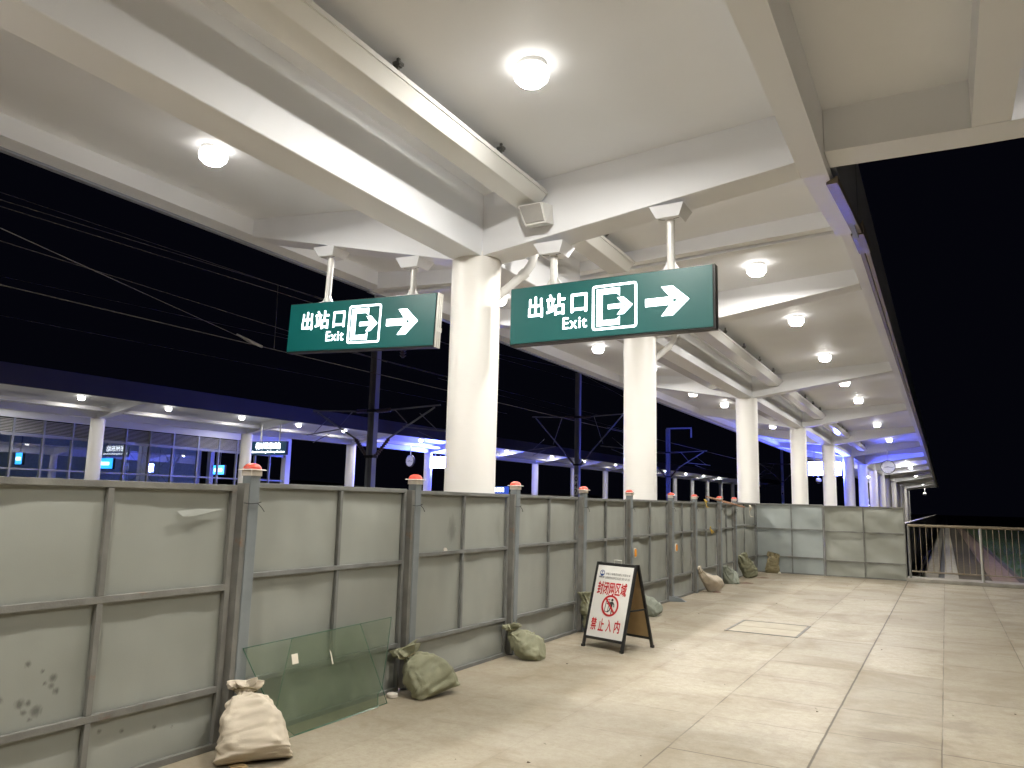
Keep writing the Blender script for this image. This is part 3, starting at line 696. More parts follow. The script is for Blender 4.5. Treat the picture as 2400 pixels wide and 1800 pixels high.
def exit_sign(label, loc, rot, W, Hh, ends, hang):
    """local frame: x to the right from the left end, z up from the lower edge, face at y = 0 looking to -y"""
    t = thing('exit_sign', label, 'exit sign', loc, 'hanging green exit signs', rot)
    D = 0.12
    MB().box(0, W, 0.002, D, 0, Hh).build('case', M['sign_case'], t, bevel=0.006)
    face = MB().box(0.012, W - 0.012, -0.008, 0.001, 0.022, Hh - 0.010).build('face', M['sign_green'], t)
    y = -0.0125
    fx = W / 2.375; fz = Hh / 0.68
    X = lambda x: (x + 4.316) * fx
    Z = lambda z: (z - 3.494) * fz
    lt = MB()
    for ch, a, b_, z0, z1 in (('出', -4.073, -3.885, 3.795, 4.045), ('站', -3.842, -3.605, 3.800, 4.050), ('口', -3.535, -3.338, 3.808, 4.025)):
        q = text_mb(ch, X(a), X(b_), Z(z0), Z(z1), y, 0.020)
        lt.add(q.v, q.f)
    q = text_mb('Exit', X(-3.634), X(-3.338), Z(3.630), Z(3.763), y, 0.012, space=1.12)
    lt.add(q.v, q.f)
    lt.build('lettering', M['sign_white'], face)
    pg = MB()
    pg.ring_xz(rrect(X(-3.278), X(-2.760), Z(3.583), Z(4.085), 0.035), rrect(X(-3.254), X(-2.784), Z(3.607), Z(4.061), 0.018), y)
    pg.poly_xz([(X(-3.226), Z(3.629)), (X(-3.156), Z(3.629)), (X(-3.156), Z(4.040)), (X(-3.226), Z(4.040))], y)
    pg.poly_xz([(X(-3.156), Z(3.629)), (X(-2.956), Z(3.629)), (X(-2.956), Z(3.690)), (X(-3.156), Z(3.690))], y)
    pg.poly_xz([(X(-3.156), Z(3.978)), (X(-2.956), Z(3.978)), (X(-2.956), Z(4.040)), (X(-3.156), Z(4.040))], y)
    pg.poly_xz([(X(-2.994), Z(3.690)), (X(-2.956), Z(3.690)), (X(-2.956), Z(3.722))], y)
    pg.poly_xz([(X(-2.994), Z(3.978)), (X(-2.956), Z(3.978)), (X(-2.956), Z(3.946))], y)
    a = arrow(X(-3.092), Z(3.834), 0.60 * fx, y); pg.add(a.v, a.f)
    a = arrow(X(-2.667), Z(3.830), 1.0 * fx, y); pg.add(a.v, a.f)
    pg.build('pictogram', M['sign_white'], face)
    # ribbed end cap
    e = MB()
    for k in range(3):
        e.box(W + 0.001, W + 0.012, 0.004 + 0.04 * k, 0.034 + 0.04 * k, 0.0, Hh)
    if ends == 'alu': e.box(W + 0.0125, W + 0.018, 0.0, D, 0.20, 0.255)
    e.build('end_cap', M['alu'] if ends == 'alu' else M['sign_case'], t)
    # hangers
    for (hx, top) in hang:
        MB().cyl((hx, D / 2, Hh + 0.002), (hx, D / 2, top), 0.042, seg=20).build('hanger_pole', M['gloss_white'], t, smooth=True)
        f = MB()
        for dx, dy in ((1, 0), (-1, 0), (0, 1), (0, -1)):
            if dx: f.prism_y([(hx + dx * 0.043, Hh + 0.004), (hx + dx * 0.10, Hh + 0.004), (hx + dx * 0.043, Hh + 0.09)], D / 2 - 0.006, D / 2 + 0.006)
        f.box(hx - 0.11, hx + 0.11, 0.01, D - 0.01, Hh + 0.001, Hh + 0.004)
        f.build('hanger_foot', M['gloss_white'], t)
        b0, t0, dp = 0.125, 0.185, 0.17
        MB().hexa([(hx - b0, D / 2 - 0.12, top), (hx + b0, D / 2 - 0.12, top), (hx + b0, D / 2 + 0.12, top), (hx - b0, D / 2 + 0.12, top)],
                  [(hx - t0, D / 2 - dp, top + 0.12), (hx + t0, D / 2 - dp, top + 0.12), (hx + t0, D / 2 + dp, top + 0.12), (hx - t0, D / 2 + dp, top + 0.12)]).build('ceiling_bracket', M['white'], t)
        cr = MB()
        cr.tube([(hx - 0.11, D / 2 - 0.08, top - 0.002), (hx - 0.07, D / 2 - 0.05, top - 0.002), (hx - 0.045, D / 2 - 0.045, top - 0.002)], 0.0035, 5)
        cr.tube([(hx + 0.045, D / 2 - 0.045, top - 0.002), (hx + 0.06, D / 2 - 0.05, top - 0.002), (hx + 0.11, D / 2 - 0.06, top - 0.002)], 0.0035, 5)
        cr.build('wire_tie', M['dark_cable'], t)
    return t
exit_sign('right green exit sign hanging at the right of the nearest column', (-4.316, 7.60, 3.494), None, 2.375, 0.682, 'dark', [(0.527, 0.682 + 0.35), (1.91, 0.682 + 0.555)])
exit_sign('left green exit sign with a pale ribbed end, left of the nearest column', (-7.875, 7.60, 3.672), (0, radians(2.35), 0), 2.488, 0.69, 'alu', [(0.615, 0.69 + 0.63), (2.055, 0.69 + 0.345)])

# ------------------------------------------------------------------ hoarding fence
def fence_dir(p, q):
    return atan2(q[1] - p[1], q[0] - p[0])

def sheet_mb(L, H, seed, amp=0.010, nx=44, nz=40, fold=0.0):
    m = MB(); vs = []
    for j in range(nz + 1):
        for i in range(nx + 1):
            x = 0.02 + (L - 0.04) * i / nx; z = 0.01 + (H - 0.02) * j / nz
            e = min(1.0, min(i, nx - i) / 3.0) * min(1.0, min(j, nz - j) / 3.0)
            d = noise.fractal(Vector((x * 1.1 + seed * 7.3, z * 1.1, seed * 3.1)), 0.9, 2.1, 4) * amp
            d += fold * noise.noise(Vector((x * 1.6 + z * 2.2 + seed, seed * 5.0, z * 0.3))) * amp * 2.2
            d += 0.013 * noise.noise(Vector((x * 2.6 + seed * 2.0, 40.0 + seed, z * 0.8))) + 0.006 * noise.noise(Vector((x * 7.0 + seed, z * 2.0, seed)))
            vs.append((x, 0.026 + d * e, z))
    fs = [(j * (nx + 1) + i, j * (nx + 1) + i + 1, (j + 1) * (nx + 1) + i + 1, (j + 1) * (nx + 1) + i) for j in range(nz) for i in range(nx)]
    m.add(vs, fs)
    return m

def fence_panel(label, p, q, H, rails, mid, seed, sheet='sheet', frame='frame', amp=0.010, rw=0.036, mid_full=False, fold=0.0, group='grey steel hoarding panels'):
    L = sqrt((q[0] - p[0]) ** 2 + (q[1] - p[1]) ** 2)
    t = thing('hoarding_panel', label, 'hoarding panel', (p[0], p[1], 0.0), group, (0, 0, fence_dir(p, q)))
    o = sheet_mb(L, H, seed, amp, fold=fold).build('sheet', M[sheet], t, smooth=True)
    r = rw / 2
    f = MB()
    f.box(0.0, L, -0.018, 0.018, H - rw, H)
    f.box(0.0, L, -0.018, 0.018, 0.0, rw)
    f.box(0.0, rw, -0.0175, 0.0175, rw + .001, H - rw - .001)
    f.box(L - rw, L, -0.0175, 0.0175, rw + .001, H - rw - .001)
    f.build('frame', M[frame], t, bevel=0.003)
    for z in rails:
        MB().box(rw + .001, L - rw - .001, -0.017, 0.017, z - r, z + r).build('rail', M[frame], t, bevel=0.003)
    zs = sorted([rw] + list(rails) + [H - rw])
    lo = 0 if mid_full else 1
    sb = MB()
    for a, b_ in list(zip(zs, zs[1:]))[lo:]:
        sb.box(mid - r * 0.9, mid + r * 0.9, -0.016, 0.016, a + (r if a != rw else 0) + .001, b_ - (r if b_ != H - rw else 0) - .001)
    sb.build('stile', M[frame], t, bevel=0.003)
    return t

XF = -4.43
posts = [(-4.47, 1.96), (-4.435, 3.99), (-4.42, 5.98), (-4.42, 7.945), (-4.425, 9.90), (-4.44, 11.82), (-4.455, 13.97), (-4.47, 15.615), (-4.50, 17.695), (-4.53, 19.29)]
corner = (-4.535, 21.86)
plabels = [None, 'fence post behind the white sandbag, left of the leaning glass', 'fence post with the green sandbag and white lid at its foot', 'fence post with the slumped green sandbag, left of the warning board', 'fence post just left of the A-frame warning board', 'fence post behind the top of the warning board, with an orange reflector', 'fence post standing on an exposed metal base plate, with an orange reflector', 'fence post with the white sandbag of the far group at its foot', 'fence post with the flat grey-green sandbag, under the wooden stick', 'last capped fence post before the corner, with an upright green sandbag']

def post_proto():
    t = thing('fence_post', plabels[1], 'fence post', (0, 0, 0), 'capped posts of the hoarding fence')
    p = MB(); p.box(-0.045, 0.045, -0.045, 0.045, 0.0, 1.86)
    p.build('tube', M['post'], t, bevel=0.006)
    c = MB(); c.box(-0.050, 0.036, -0.088, -0.044, 0.02, 1.80); c.build('channel', M['frame_rusty'], t, bevel=0.004)
    cap = MB()
    cap.box(-0.051, 0.051, -0.051, 0.051, 1.855, 1.895)
    cap.hexa([(-.074, -.074, 1.896), (.074, -.074, 1.896), (.074, .074, 1.896), (-.074, .074, 1.896)], [(-.068, -.068, 1.904), (.068, -.068, 1.904), (.068, .068, 1.904), (-.068, .068, 1.904)])
    cp = cap.build('cap', M['cap_white'], t, bevel=0.003)
    ln = MB()
    prof = [(0.067, 1.905), (0.062, 1.922), (0.048, 1.938), (0.026, 1.947), (0.004, 1.949)]
    ln.lathe(prof, 20)
    ln.build('red_lens', M['cap_red'], cp, smooth=True)
    w = MB()
    w.tube([(0.056, -0.1, 1.66), (0.058, -0.04, 1.655), (0.06, 0.02, 1.66), (0.058, 0.053, 1.668), (0.03, 0.06, 1.665)], 0.003, 5)
    w.tube([(0.058, 0.02, 1.66), (0.07, 0.05, 1.63), (0.062, 0.085, 1.60)], 0.0025, 5)
    w.build('wire_tie', M['dark_cable'], t)
    return t
proto = post_proto()
for i, (x, y) in enumerate(posts[1:], 1):
    t = proto if i == 1 else copy_tree(proto)
    t.location = (x + 0.025, y + 0.01, 0); t['label'] = plabels[i]
    t.rotation_euler = (radians(random.Random(i).uniform(-.5, .5)), radians(random.Random(i + 50).uniform(-.4, .4)), radians(random.Random(i + 90).uniform(-2, 2)))

panel_lab = ['spotted grey hoarding panel at the left edge, with dark oily stains', 'grey hoarding panel behind the leaning green glass', 'grey hoarding panel with a round white tape disc and dark smudge', 'grey hoarding panel between the slumped green sandbag and the warning board', 'grey hoarding panel behind the left part of the warning board', 'buckled grey hoarding panel showing behind the right leg of the warning board', 'grey hoarding panel just beyond the post with the exposed base plate', 'grey hoarding panel with yellow ribbons tied to its rails', 'grey hoarding panel under the wooden stick lying on the fence', 'last side hoarding panel, with a strip of cream paper taped to it']
ends = posts + [corner]
for i in range(10):
    p, q = ends[i], ends[i + 1]
    d = Vector((q[0] - p[0], q[1] - p[1])).normalized() * 0.058
    p2 = (p[0] + d.x, p[1] + d.y); q2 = (q[0] - d.x - (0.04 * d.x / 0.058), q[1] - d.y - (0.04 * d.y / 0.058 if i < 9 else 0))
    L = sqrt((q2[0] - p2[0]) ** 2 + (q2[1] - p2[1]) ** 2)
    mid_y = [2.945, 4.995, 6.9, 8.92, 10.85, 12.87, 14.8, 16.6, 18.47, 20.43][i]
    rails = [(0.395, 1.075), (0.40, 1.140), (0.40, 1.19), (0.395, 1.20), (0.41, 1.19), (0.41, 1.205), (0.42, 1.21), (0.42, 1.22), (0.41, 1.22), (0.43, 1.26)][i]
    H = [1.785, 1.808, 1.80, 1.80, 1.79, 1.80, 1.80, 1.80, 1.80, 1.83][i]
    fence_panel(panel_lab[i], p2, q2, H, rails, mid_y - p2[1], i + 1.3, 'sheet_spots' if i == 0 else 'sheet', 'frame_rusty' if i == 0 else 'frame', 0.014 if i < 5 else 0.024, 0.042 if i == 0 else 0.036, i == 0, 0.0 if i < 5 else 0.5)
fence_panel('grey hoarding panel beside the viewer, beyond the left edge of the photo', (-4.47, -0.06), (-4.47, 1.90), 1.785, (0.395, 1.075), 0.98, 33.0, 'sheet', 'frame_rusty', 0.009, 0.042, True)
# back fence across the platform: two double panels
xb = [(-4.55, 21.90), (-3.575, 21.91), (-2.815, 21.92), (-1.865, 21.93), (-0.905, 21.94)]
fence_panel('bluish back hoarding panel beside the corner, with a diagonal shade line and the olive sandbag', xb[0], (xb[2][0] - 0.006, xb[2][1]), 1.83, (0.44, 1.17), 0.93, 21.0, 'sheet_blue', 'frame', 0.020, 0.030, True, 0.8)
fence_panel('tan and crumpled back hoarding panel next to the metal railing', xb[2], xb[4], 1.81, (0.40, 1.15), 0.95, 25.0, 'sheet_tan', 'frame_rusty', 0.034, 0.030, True, 1.0)

t = thing('fence_post', 'plain uncapped steel post in the corner between side and back hoarding', 'fence post', (-4.57, 21.88, 0))
MB().box(-0.05, 0.05, -0.05, 0.05, 0, 1.835).build('tube', M['frame'], t, bevel=0.004)

# small things on the fence
def small(name, mb, m, label, cat, group=None, **kw):
    o = mb.build(name, M[m], **kw); return tag(o, label, cat, group)
small('tape_disc', MB().lathe([(0.014, 0.0), (0.030, 0.0), (0.030, 0.012), (0.014, 0.012)], 20).xf(Matrix.Translation((-4.425, 6.577, 1.21)) @ Matrix.Rotation(pi / 2, 4, 'Y')), 'cap_white', 'small round white tape disc stuck above the rail of the hoarding', 'tape disc')
for i, (x, y, z, lb) in enumerate(((-4.35, 11.89, 0.955, 'orange reflector on the post behind the warning board'), (-4.36, 14.10, 0.95, 'orange reflector on the post with the exposed base plate'))):
    t = thing('reflector', lb, 'reflector', (x, y, z), 'orange reflectors on the fence')
    MB().add(*(lambda m_: (m_.v, m_.f))(MB().poly_xz(rrect(-0.06, 0.06, -0.075, 0.075, 0.045), 0, 0.012).xf(Matrix.Rotation(pi / 2, 4, 'Z')))).build('backing', M['cap_white'], t)
    MB().add(*(lambda m_: (m_.v, m_.f))(MB().poly_xz(rrect(-0.046, 0.046, -0.06, 0.06, 0.035), -0.008, 0.006).xf(Matrix.Rotation(pi / 2, 4, 'Z')))).build('lens', M['orange'], t)
def ribbon(pts, w, name, m, lb, cat):
    mb = MB()
    vs = []
    for i, (x, y, z) in enumerate(pts):
        a = 0.6 * sin(i * 1.9)
        vs += [(x, y - w * cos(a), z), (x + w * sin(a) + .004, y + w * cos(a), z)]
    n = len(pts)
    mb.add(vs, [(2 * i, 2 * i + 1, 2 * i + 3, 2 * i + 2) for i in range(n - 1)])
    o = small(name, mb, m, lb, cat)
    s_ = o.modifiers.new('solid', 'SOLIDIFY'); s_.thickness = 0.003
    return o
ribbon([(-4.44, 16.33, 1.86), (-4.42, 16.34, 1.82), (-4.41, 16.36, 1.76), (-4.41, 16.40, 1.72), (-4.41, 16.43, 1.69)], 0.045, 'ribbon', 'yellow', 'yellow ribbon hanging from the top rail of the fence', 'ribbon')
mbk = MB()
for dy, dz in ((0.10, -.10), (0.22, -.08), (0.05, -.06), (-.03, .05)):
    mbk.tube([(-4.44, 16.75, 1.235), (-4.43, 16.75 + dy * .5, 1.235 + dz * .4), (-4.42, 16.75 + dy, 1.235 + dz)], 0.012, 5)
small('straw_knot', mbk, 'yellow', 'frayed yellow straw knot tied round the middle rail of the fence', 'knot')
small('wooden_stick', MB().tube([(-4.47, 16.62, 1.92), (-4.45, 17.75, 1.845), (-4.40, 18.6, 1.79), (-4.37, 19.75, 1.715)], [.020, .026, .024, .018], 6), 'wood', 'thin pinkish wooden stick lying slanted over the top of the fence', 'stick')
ribbon([(-4.47, 20.80, 1.772), (-4.47, 20.84, 1.70), (-4.465, 20.83, 1.60), (-4.46, 20.86, 1.50), (-4.45, 20.88, 1.47)], 0.085, 'paper_strip', 'paper', 'curled strip of cream paper taped to the last side panel', 'paper strip')
def smudge_mat():
    m = M['sheet'].copy(); m.name = 'smudged_sheet_steel'
    nt = m.node_tree; L = nt.links.new; b = nt.nodes['Principled BSDF']; src = b.inputs['Base Color'].links[0].from_socket
    geo = N(nt, 'ShaderNodeNewGeometry')
    sb = N(nt, 'ShaderNodeVectorMath', operation='SUBTRACT'); sb.inputs[1].default_value = (0, 6.73, 1.42); L(geo.outputs['Position'], sb.inputs[0])
    sc_ = N(nt, 'ShaderNodeVectorMath', operation='MULTIPLY'); sc_.inputs[1].default_value = (0, 1 / .075, 1 / .15); L(sb.outputs['Vector'], sc_.inputs[0])
    ln = N(nt, 'ShaderNodeVectorMath', operation='LENGTH'); L(sc_.outputs['Vector'], ln.inputs[0])
    nz = N(nt, 'ShaderNodeTexNoise'); nz.inputs['Scale'].default_value = 14.0; nz.inputs['Detail'].default_value = 5
    a = N(nt, 'ShaderNodeMath', operation='MULTIPLY_ADD'); a.inputs[1].default_value = 1.1; L(nz.outputs['Fac'], a.inputs[0]); L(ln.outputs['Value'], a.inputs[2])
    r_ = N(nt, 'ShaderNodeMapRange', clamp=True); r_.inputs[1].default_value = 0.9; r_.inputs[2].default_value = 1.6; r_.inputs[3].default_value = 0.42; r_.inputs[4].default_value = 0.0
    L(a.outputs[0], r_.inputs[0])
    mx = N(nt, 'ShaderNodeMix', data_type='RGBA'); L(r_.outputs[0], mx.inputs['Factor']); L(src, mx.inputs['A']); mx.inputs['B'].default_value = (0.07, 0.07, 0.065, 1)
    L(mx.outputs['Result'], b.inputs['Base Color'])
    return m
for o in S.objects:
    if o.parent is not None and o.parent.get('label') == panel_lab[2] and o.name.startswith('sheet'):
        o.data.materials[0] = smudge_mat()
small('peeled_flap', MB().add([(-4.440, 3.42, 1.60), (-4.425, 3.46, 1.565), (-4.428, 3.55, 1.568), (-4.444, 3.80, 1.615), (-4.445, 3.6, 1.615)], [(0, 1, 2, 3, 4)]), 'sheet', 'peeled flap of film curling off the first hoarding panel', 'flap')
small('post_base', MB().hexa([(-4.44, 13.86, 0.004), (-4.16, 13.98, 0.004), (-4.16, 14.06, 0.004), (-4.44, 14.10, 0.004)], [(-4.44, 13.87, 0.10), (-4.24, 13.95, 0.06), (-4.24, 14.0, 0.06), (-4.44, 14.07, 0.10)]), 'post', 'dark wedge shaped metal foot sticking out at the base of a fence post', 'post foot')

# ------------------------------------------------------------------ leaning glass
def lean(y, z, o=0.0): return (-4.21 - 0.25 * z + o, y, z)
def glass_sheet(label, pts, o):
    loc = lean(pts[-1][0], 0.0, o)
    t = thing('glass_sheet', label, 'glass sheet', loc, 'leaning green glass sheets')
    th = 0.010
    n = len(pts)
    vs = [lean(y, z, o) for y, z in pts]
    MB().add(vs, [tuple(range(n))]).build('pane', M['glass'], t, off=loc)
    e = MB()
    for (a, b_) in zip(pts, pts[1:] + pts[:1]):
        p, q = Vector(lean(*a, o)), Vector(lean(*b_, o))
        e.tube([p, q], 0.0028, 5)
    e.build('edge', M['glass_edge'], t, off=loc)
    return t
ga = glass_sheet('front leaning sheet of cracked green glass with slanted left edge', [(3.998, 0.650), (5.256, 0.665), (5.33, 0.42), (5.421, 0.132), (5.36, 0.10), (5.338, 0.004), (4.296, 0.004), (4.20, 0.21), (4.10, 0.42)], 0.012)
glass_sheet('rear leaning sheet of green glass whose corner shows to the right of the front sheet', [(4.48, 0.652), (5.694, 0.668), (5.56, 0.38), (5.44, 0.14), (5.474, 0.006), (4.40, 0.004), (4.226, 0.152), (4.36, 0.42)], 0.0)
loc = (-4.20, 4.484, 0.51)
small('paper_sticker', MB().add([lean(4.44, 0.475, 0.016), lean(4.505, 0.475, 0.016), lean(4.505, 0.545, 0.016), lean(4.44, 0.545, 0.016)], [(0, 1, 2, 3)]), 'paper', 'small square white paper sticker on the leaning glass', 'sticker')
small('tape_strip', MB().add([lean(4.86, 0.41, 0.016), lean(4.875, 0.41, 0.016), lean(4.865, 0.50, 0.016), lean(4.85, 0.52, 0.016)], [(0, 1, 2, 3)]), 'paper', 'thin white scrap of tape on the leaning glass, right of the sticker', 'tape scrap')

# ------------------------------------------------------------------ sandbags
def sandbag(label, spine, m, seed, neck=True, wr=1.0):
    """spine: list of (x, y, z, half width across, half thickness, direction of width as angle)"""
    n, seg = len(spine), 44
    # resample the spine smoothly
    R = []
    for i in range(n - 1):
        p0, p1, p2, p3 = spine[max(i - 1, 0)], spine[i], spine[i + 1], spine[min(i + 2, n - 1)]
        for k in range(12):
            s = k / 12.0
            R.append([0.5 * (2 * b + (c - a) * s + (2 * a - 5 * b + 4 * c - d) * s * s + (3 * b - a - 3 * c + d) * s ** 3) for a, b, c, d in zip(p0, p1, p2, p3)])
    R.append(list(spine[-1]))
    loc = (spine[0][0], spine[0][1], 0.0)
    t = thing('sandbag', label, 'sandbag', loc, 'sandbags along the fence')
    vs = []
    N_ = len(R)
    for i, (x, y, z, w, h, a) in enumerate(R):
        c = Vector((x, y, z))
        dv = Vector(R[min(i + 1, N_ - 1)][:3]) - Vector(R[max(i - 1, 0)][:3])
        d = dv.normalized()
        u = Vector((cos(a), sin(a), 0)); u = (u - d * u.dot(d)).normalized(); v = d.cross(u)
        for k in range(seg):
            th = 2 * pi * k / seg
            cx, sx = cos(th), sin(th)
            e = 0.62
            px = (abs(cx) ** e) * (1 if cx > 0 else -1) * w; py = (abs(sx) ** e) * (1 if sx > 0 else -1) * h
            P = c + u * px + v * py
            nn = (u * cx + v * sx)
            pl = noise.noise(Vector((th * 1.9 + seed, i * 0.10 + seed, seed))) * 0.022 + noise.noise(Vector((P.x * 9 + seed, P.y * 9, P.z * 9))) * 0.014
            cr = noise.noise(Vector((P.x * 13 + seed, P.y * 13 - seed, P.z * 20 + P.y * 9)))
            pl += wr * 0.011 * (0.45 - abs(cr)) + wr * 0.006 * noise.noise(Vector((P.x * 34, P.y * 34 + seed, P.z * 22)))
            gather = max(0.0, (i / N_) - 0.50) * 0.050 * wr * sin(th * 8 + seed + i * 0.12)
            pl -= wr * 0.020 * max(0.0, 0.35 - abs(noise.noise(Vector((th * 1.3 + seed, i * 0.16, seed * 2)))))
            P = P + nn * (pl * min(1, min(w, h) / 0.06) + gather * min(1.0, w / 0.08))
            if i > N_ * 0.84 and neck:
                P += nn * 0.035 * noise.noise(Vector((cos(th) * 1.3 + seed, sin(th) * 1.3, seed))) + Vector((0, 0, 0.05 * noise.noise(Vector((cos(th) * 1.1, sin(th) * 1.1 + seed, 3.0))) * (i / N_ - 0.84) / 0.16))
            if P.z < 0.004: P.z = 0.004 + 0.002 * abs(noise.noise(P * 5))
            vs.append(P)
    fs = []
    for i in range(N_ - 1):
        fs += [(i * seg + k, i * seg + (k + 1) % seg, (i + 1) * seg + (k + 1) % seg, (i + 1) * seg + k) for k in range(seg)]
    fs += [tuple(range(seg - 1, -1, -1)), tuple(range((N_ - 1) * seg, N_ * seg))]
    mb = MB().add(vs, fs)
    o = mb.build('sack', M[m], t, smooth=True, off=loc)
    for p in o.data.polygons: p.use_smooth = True
    ss = o.modifiers.new('smoothing', 'SUBSURF'); ss.levels = 1; ss.render_levels = 1
    if neck:
        k = int(N_ * 0.80)
        x, y, z, w, h, a = R[k]
        d = (Vector(R[min(k + 1, N_ - 1)][:3]) - Vector(R[k - 1][:3])).normalized()
        u = Vector((cos(a), sin(a), 0)); u = (u - d * u.dot(d)).normalized(); v = d.cross(u)
        ring = [Vector((x, y, z)) + u * cos(q) * (w + .008) + v * sin(q) * (h + .008) for q in [2 * pi * j / 14 for j in range(15)]]
        tie = MB().tube(ring, 0.006, 6)
        tie.tube([ring[3], ring[3] + Vector((0.05, 0.02, -0.05)), ring[3] + Vector((0.06, 0.05, -0.11))], 0.004, 5)
        tie.build('tie', M['bag_olive'], t, off=loc)
    return t
A90 = pi / 2
# nearest: white, upright, leaning on its post
sandbag('big white sandbag nearest the viewer, upright with a tied neck', [(-4.00, 3.825, 0.012, .235, .045, 0.85), (-4.015, 3.835, 0.045, .245, .125, 0.85), (-4.06, 3.86, 0.14, .215, .150, 0.85), (-4.14, 3.89, 0.25, .180, .130, 0.85), (-4.21, 3.92, 0.325, .125, .095, 0.85), (-4.25, 3.945, 0.37, .042, .036, 0.85), (-4.265, 3.96, 0.405, .085, .060, 0.85), (-4.275, 3.97, 0.455, .105, .045, 0.85)], 'bag_white', 1.0, wr=1.8)
sandbag('plump green sandbag leaning on the second post beside the glass', [(-4.00, 5.935, 0.02, .20, .03, 1.1), (-4.02, 5.93, 0.06, .225, .085, 1.1), (-4.08, 5.90, 0.14, .215, .115, 1.1), (-4.17, 5.865, 0.22, .180, .110, 1.1), (-4.25, 5.845, 0.285, .095, .075, 1.1), (-4.28, 5.83, 0.315, .036, .032, 1.1), (-4.29, 5.82, 0.35, .095, .065, 1.1), (-4.305, 5.81, 0.41, .115, .05, 1.1)], 'bag_green', 2.3, wr=1.8)
sandbag('slumped green sandbag bent over on its side at the third post', [(-4.02, 8.00, 0.05, .10, .055, 1.3), (-4.06, 7.93, 0.085, .175, .10, 1.3), (-4.13, 7.86, 0.13, .17, .105, 1.2), (-4.21, 7.82, 0.20, .13, .10, 1.1), (-4.28, 7.80, 0.26, .08, .065, 1.1), (-4.30, 7.795, 0.29, .034, .030, 1.1), (-4.305, 7.79, 0.325, .085, .06, 1.1), (-4.31, 7.79, 0.365, .095, .04, 1.1)], 'bag_green', 3.7, wr=2.0)
sandbag('dark green sandbag half hidden behind the left edge of the warning board', [(-4.20, 9.96, 0.02, .15, .08, 1.2), (-4.20, 9.95, 0.09, .175, .11, 1.2), (-4.24, 9.92, 0.22, .15, .10, 1.2), (-4.29, 9.88, 0.34, .10, .075, 1.2), (-4.31, 9.86, 0.42, .06, .05, 1.2), (-4.32, 9.85, 0.46, .05, .042, 1.2), (-4.32, 9.85, 0.53, .09, .035, 1.2)], 'bag_green', 4.9, neck=False, wr=2.0)
sandbag('small grey-green sandbag peeping out behind the right leg of the warning board', [(-4.03, 12.0, 0.02, .10, .05, 1.2), (-4.05, 11.99, 0.06, .16, .09, 1.2), (-4.12, 11.95, 0.13, .16, .10, 1.2), (-4.22, 11.91, 0.21, .12, .085, 1.2), (-4.29, 11.88, 0.28, .06, .05, 1.2), (-4.31, 11.87, 0.33, .06, .035, 1.2)], 'bag_grey', 6.1, neck=False)
sandbag('white sandbag of the far group with a long twisted neck', [(-4.17, 16.28, 0.03, .12, .07, 1.1), (-4.19, 16.24, 0.09, .185, .11, 1.1), (-4.24, 16.10, 0.16, .17, .11, 1.0), (-4.29, 15.92, 0.24, .12, .085, 0.9), (-4.34, 15.76, 0.34, .07, .06, 0.9), (-4.37, 15.68, 0.43, .045, .04, 0.9), (-4.38, 15.65, 0.51, .055, .03, 0.9)], 'bag_white', 7.4)
sandbag('flat grey-green sandbag lying at the eighth post', [(-4.20, 18.16, 0.05, .13, .06, 1.2), (-4.25, 18.10, 0.09, .22, .10, 1.2), (-4.33, 18.0, 0.13, .21, .12, 1.2), (-4.38, 17.9, 0.21, .13, .10, 1.2), (-4.40, 17.84, 0.31, .085, .06, 1.2), (-4.41, 17.82, 0.40, .075, .04, 1.2)], 'bag_grey', 8.2, neck=False, wr=2.0)
sandbag('upright green sandbag with ribbed folds at the last post', [(-4.27, 19.86, 0.02, .13, .08, 0.9), (-4.28, 19.84, 0.10, .19, .12, 0.9), (-4.32, 19.74, 0.24, .17, .11, 0.9), (-4.37, 19.62, 0.38, .15, .09, 0.9), (-4.40, 19.54, 0.48, .13, .07, 0.9), (-4.42, 19.5, 0.57, .13, .04, 0.9)], 'bag_green', 9.5, neck=False, wr=2.2)
sandbag('olive brown sandbag with an open top standing before the back hoarding', [(-4.105, 21.70, 0.01, .165, .08, 0.05), (-4.105, 21.70, 0.08, .175, .105, 0.05), (-4.10, 21.72, 0.24, .155, .09, 0.05), (-4.085, 21.74, 0.38, .14, .06, 0.05), (-4.08, 21.755, 0.46, .15, .04, 0.05), (-4.065, 21.76, 0.53, .12, .02, 0.05)], 'bag_olive', 10.8, neck=False, wr=2.0)

small('round_lid', MB().lathe([(0.045, 0.001), (0.05, 0.006), (0.05, 0.028), (0.044, 0.034), (0.006, 0.033)], 24).xf(Matrix.Translation((-4.31, 5.67, 0))), 'cap_white', 'round white plastic lid on the floor beside the green sandbag', 'lid', smooth=True)
small('paper_scrap', MB().lathe([(0.01, 0.002), (0.04, 0.006), (0.035, 0.03), (0.012, 0.05)], 7).xf(Matrix.Translation((-3.91, 21.64, 0))), 'paper', 'crumpled white paper scrap at the foot of the back hoarding', 'paper scrap')
small('cardboard_scrap', MB().add([(-4.15, 3.72, .004), (-4.0, 3.66, .004), (-3.93, 3.72, .02), (-4.1, 3.80, .012)], [(0, 1, 2, 3)]), 'board_back', 'scrap of cardboard under the big white sandbag', 'cardboard')
deb = MB()
for i in range(80):
    x = rnd.uniform(-4.1, 0.9); y = rnd.uniform(4.2, 19) if rnd.random() < .7 else rnd.uniform(19, 22)
    s = rnd.uniform(0.003, 0.011); a = rnd.random() * pi
    deb.add([(x + s * 2 * cos(a), y + s * 2 * sin(a), 0.003), (x - s * sin(a), y + s * cos(a), 0.004 + s * .6), (x - s * 1.6 * cos(a), y - s * sin(a), 0.003), (x + s * .6 * sin(a), y - s * cos(a), 0.003)], [(0, 1, 2, 3)])
tag(deb.build('litter', M['bark'], kind='stuff'), 'dry leaf bits and grit scattered over the paving', 'litter')
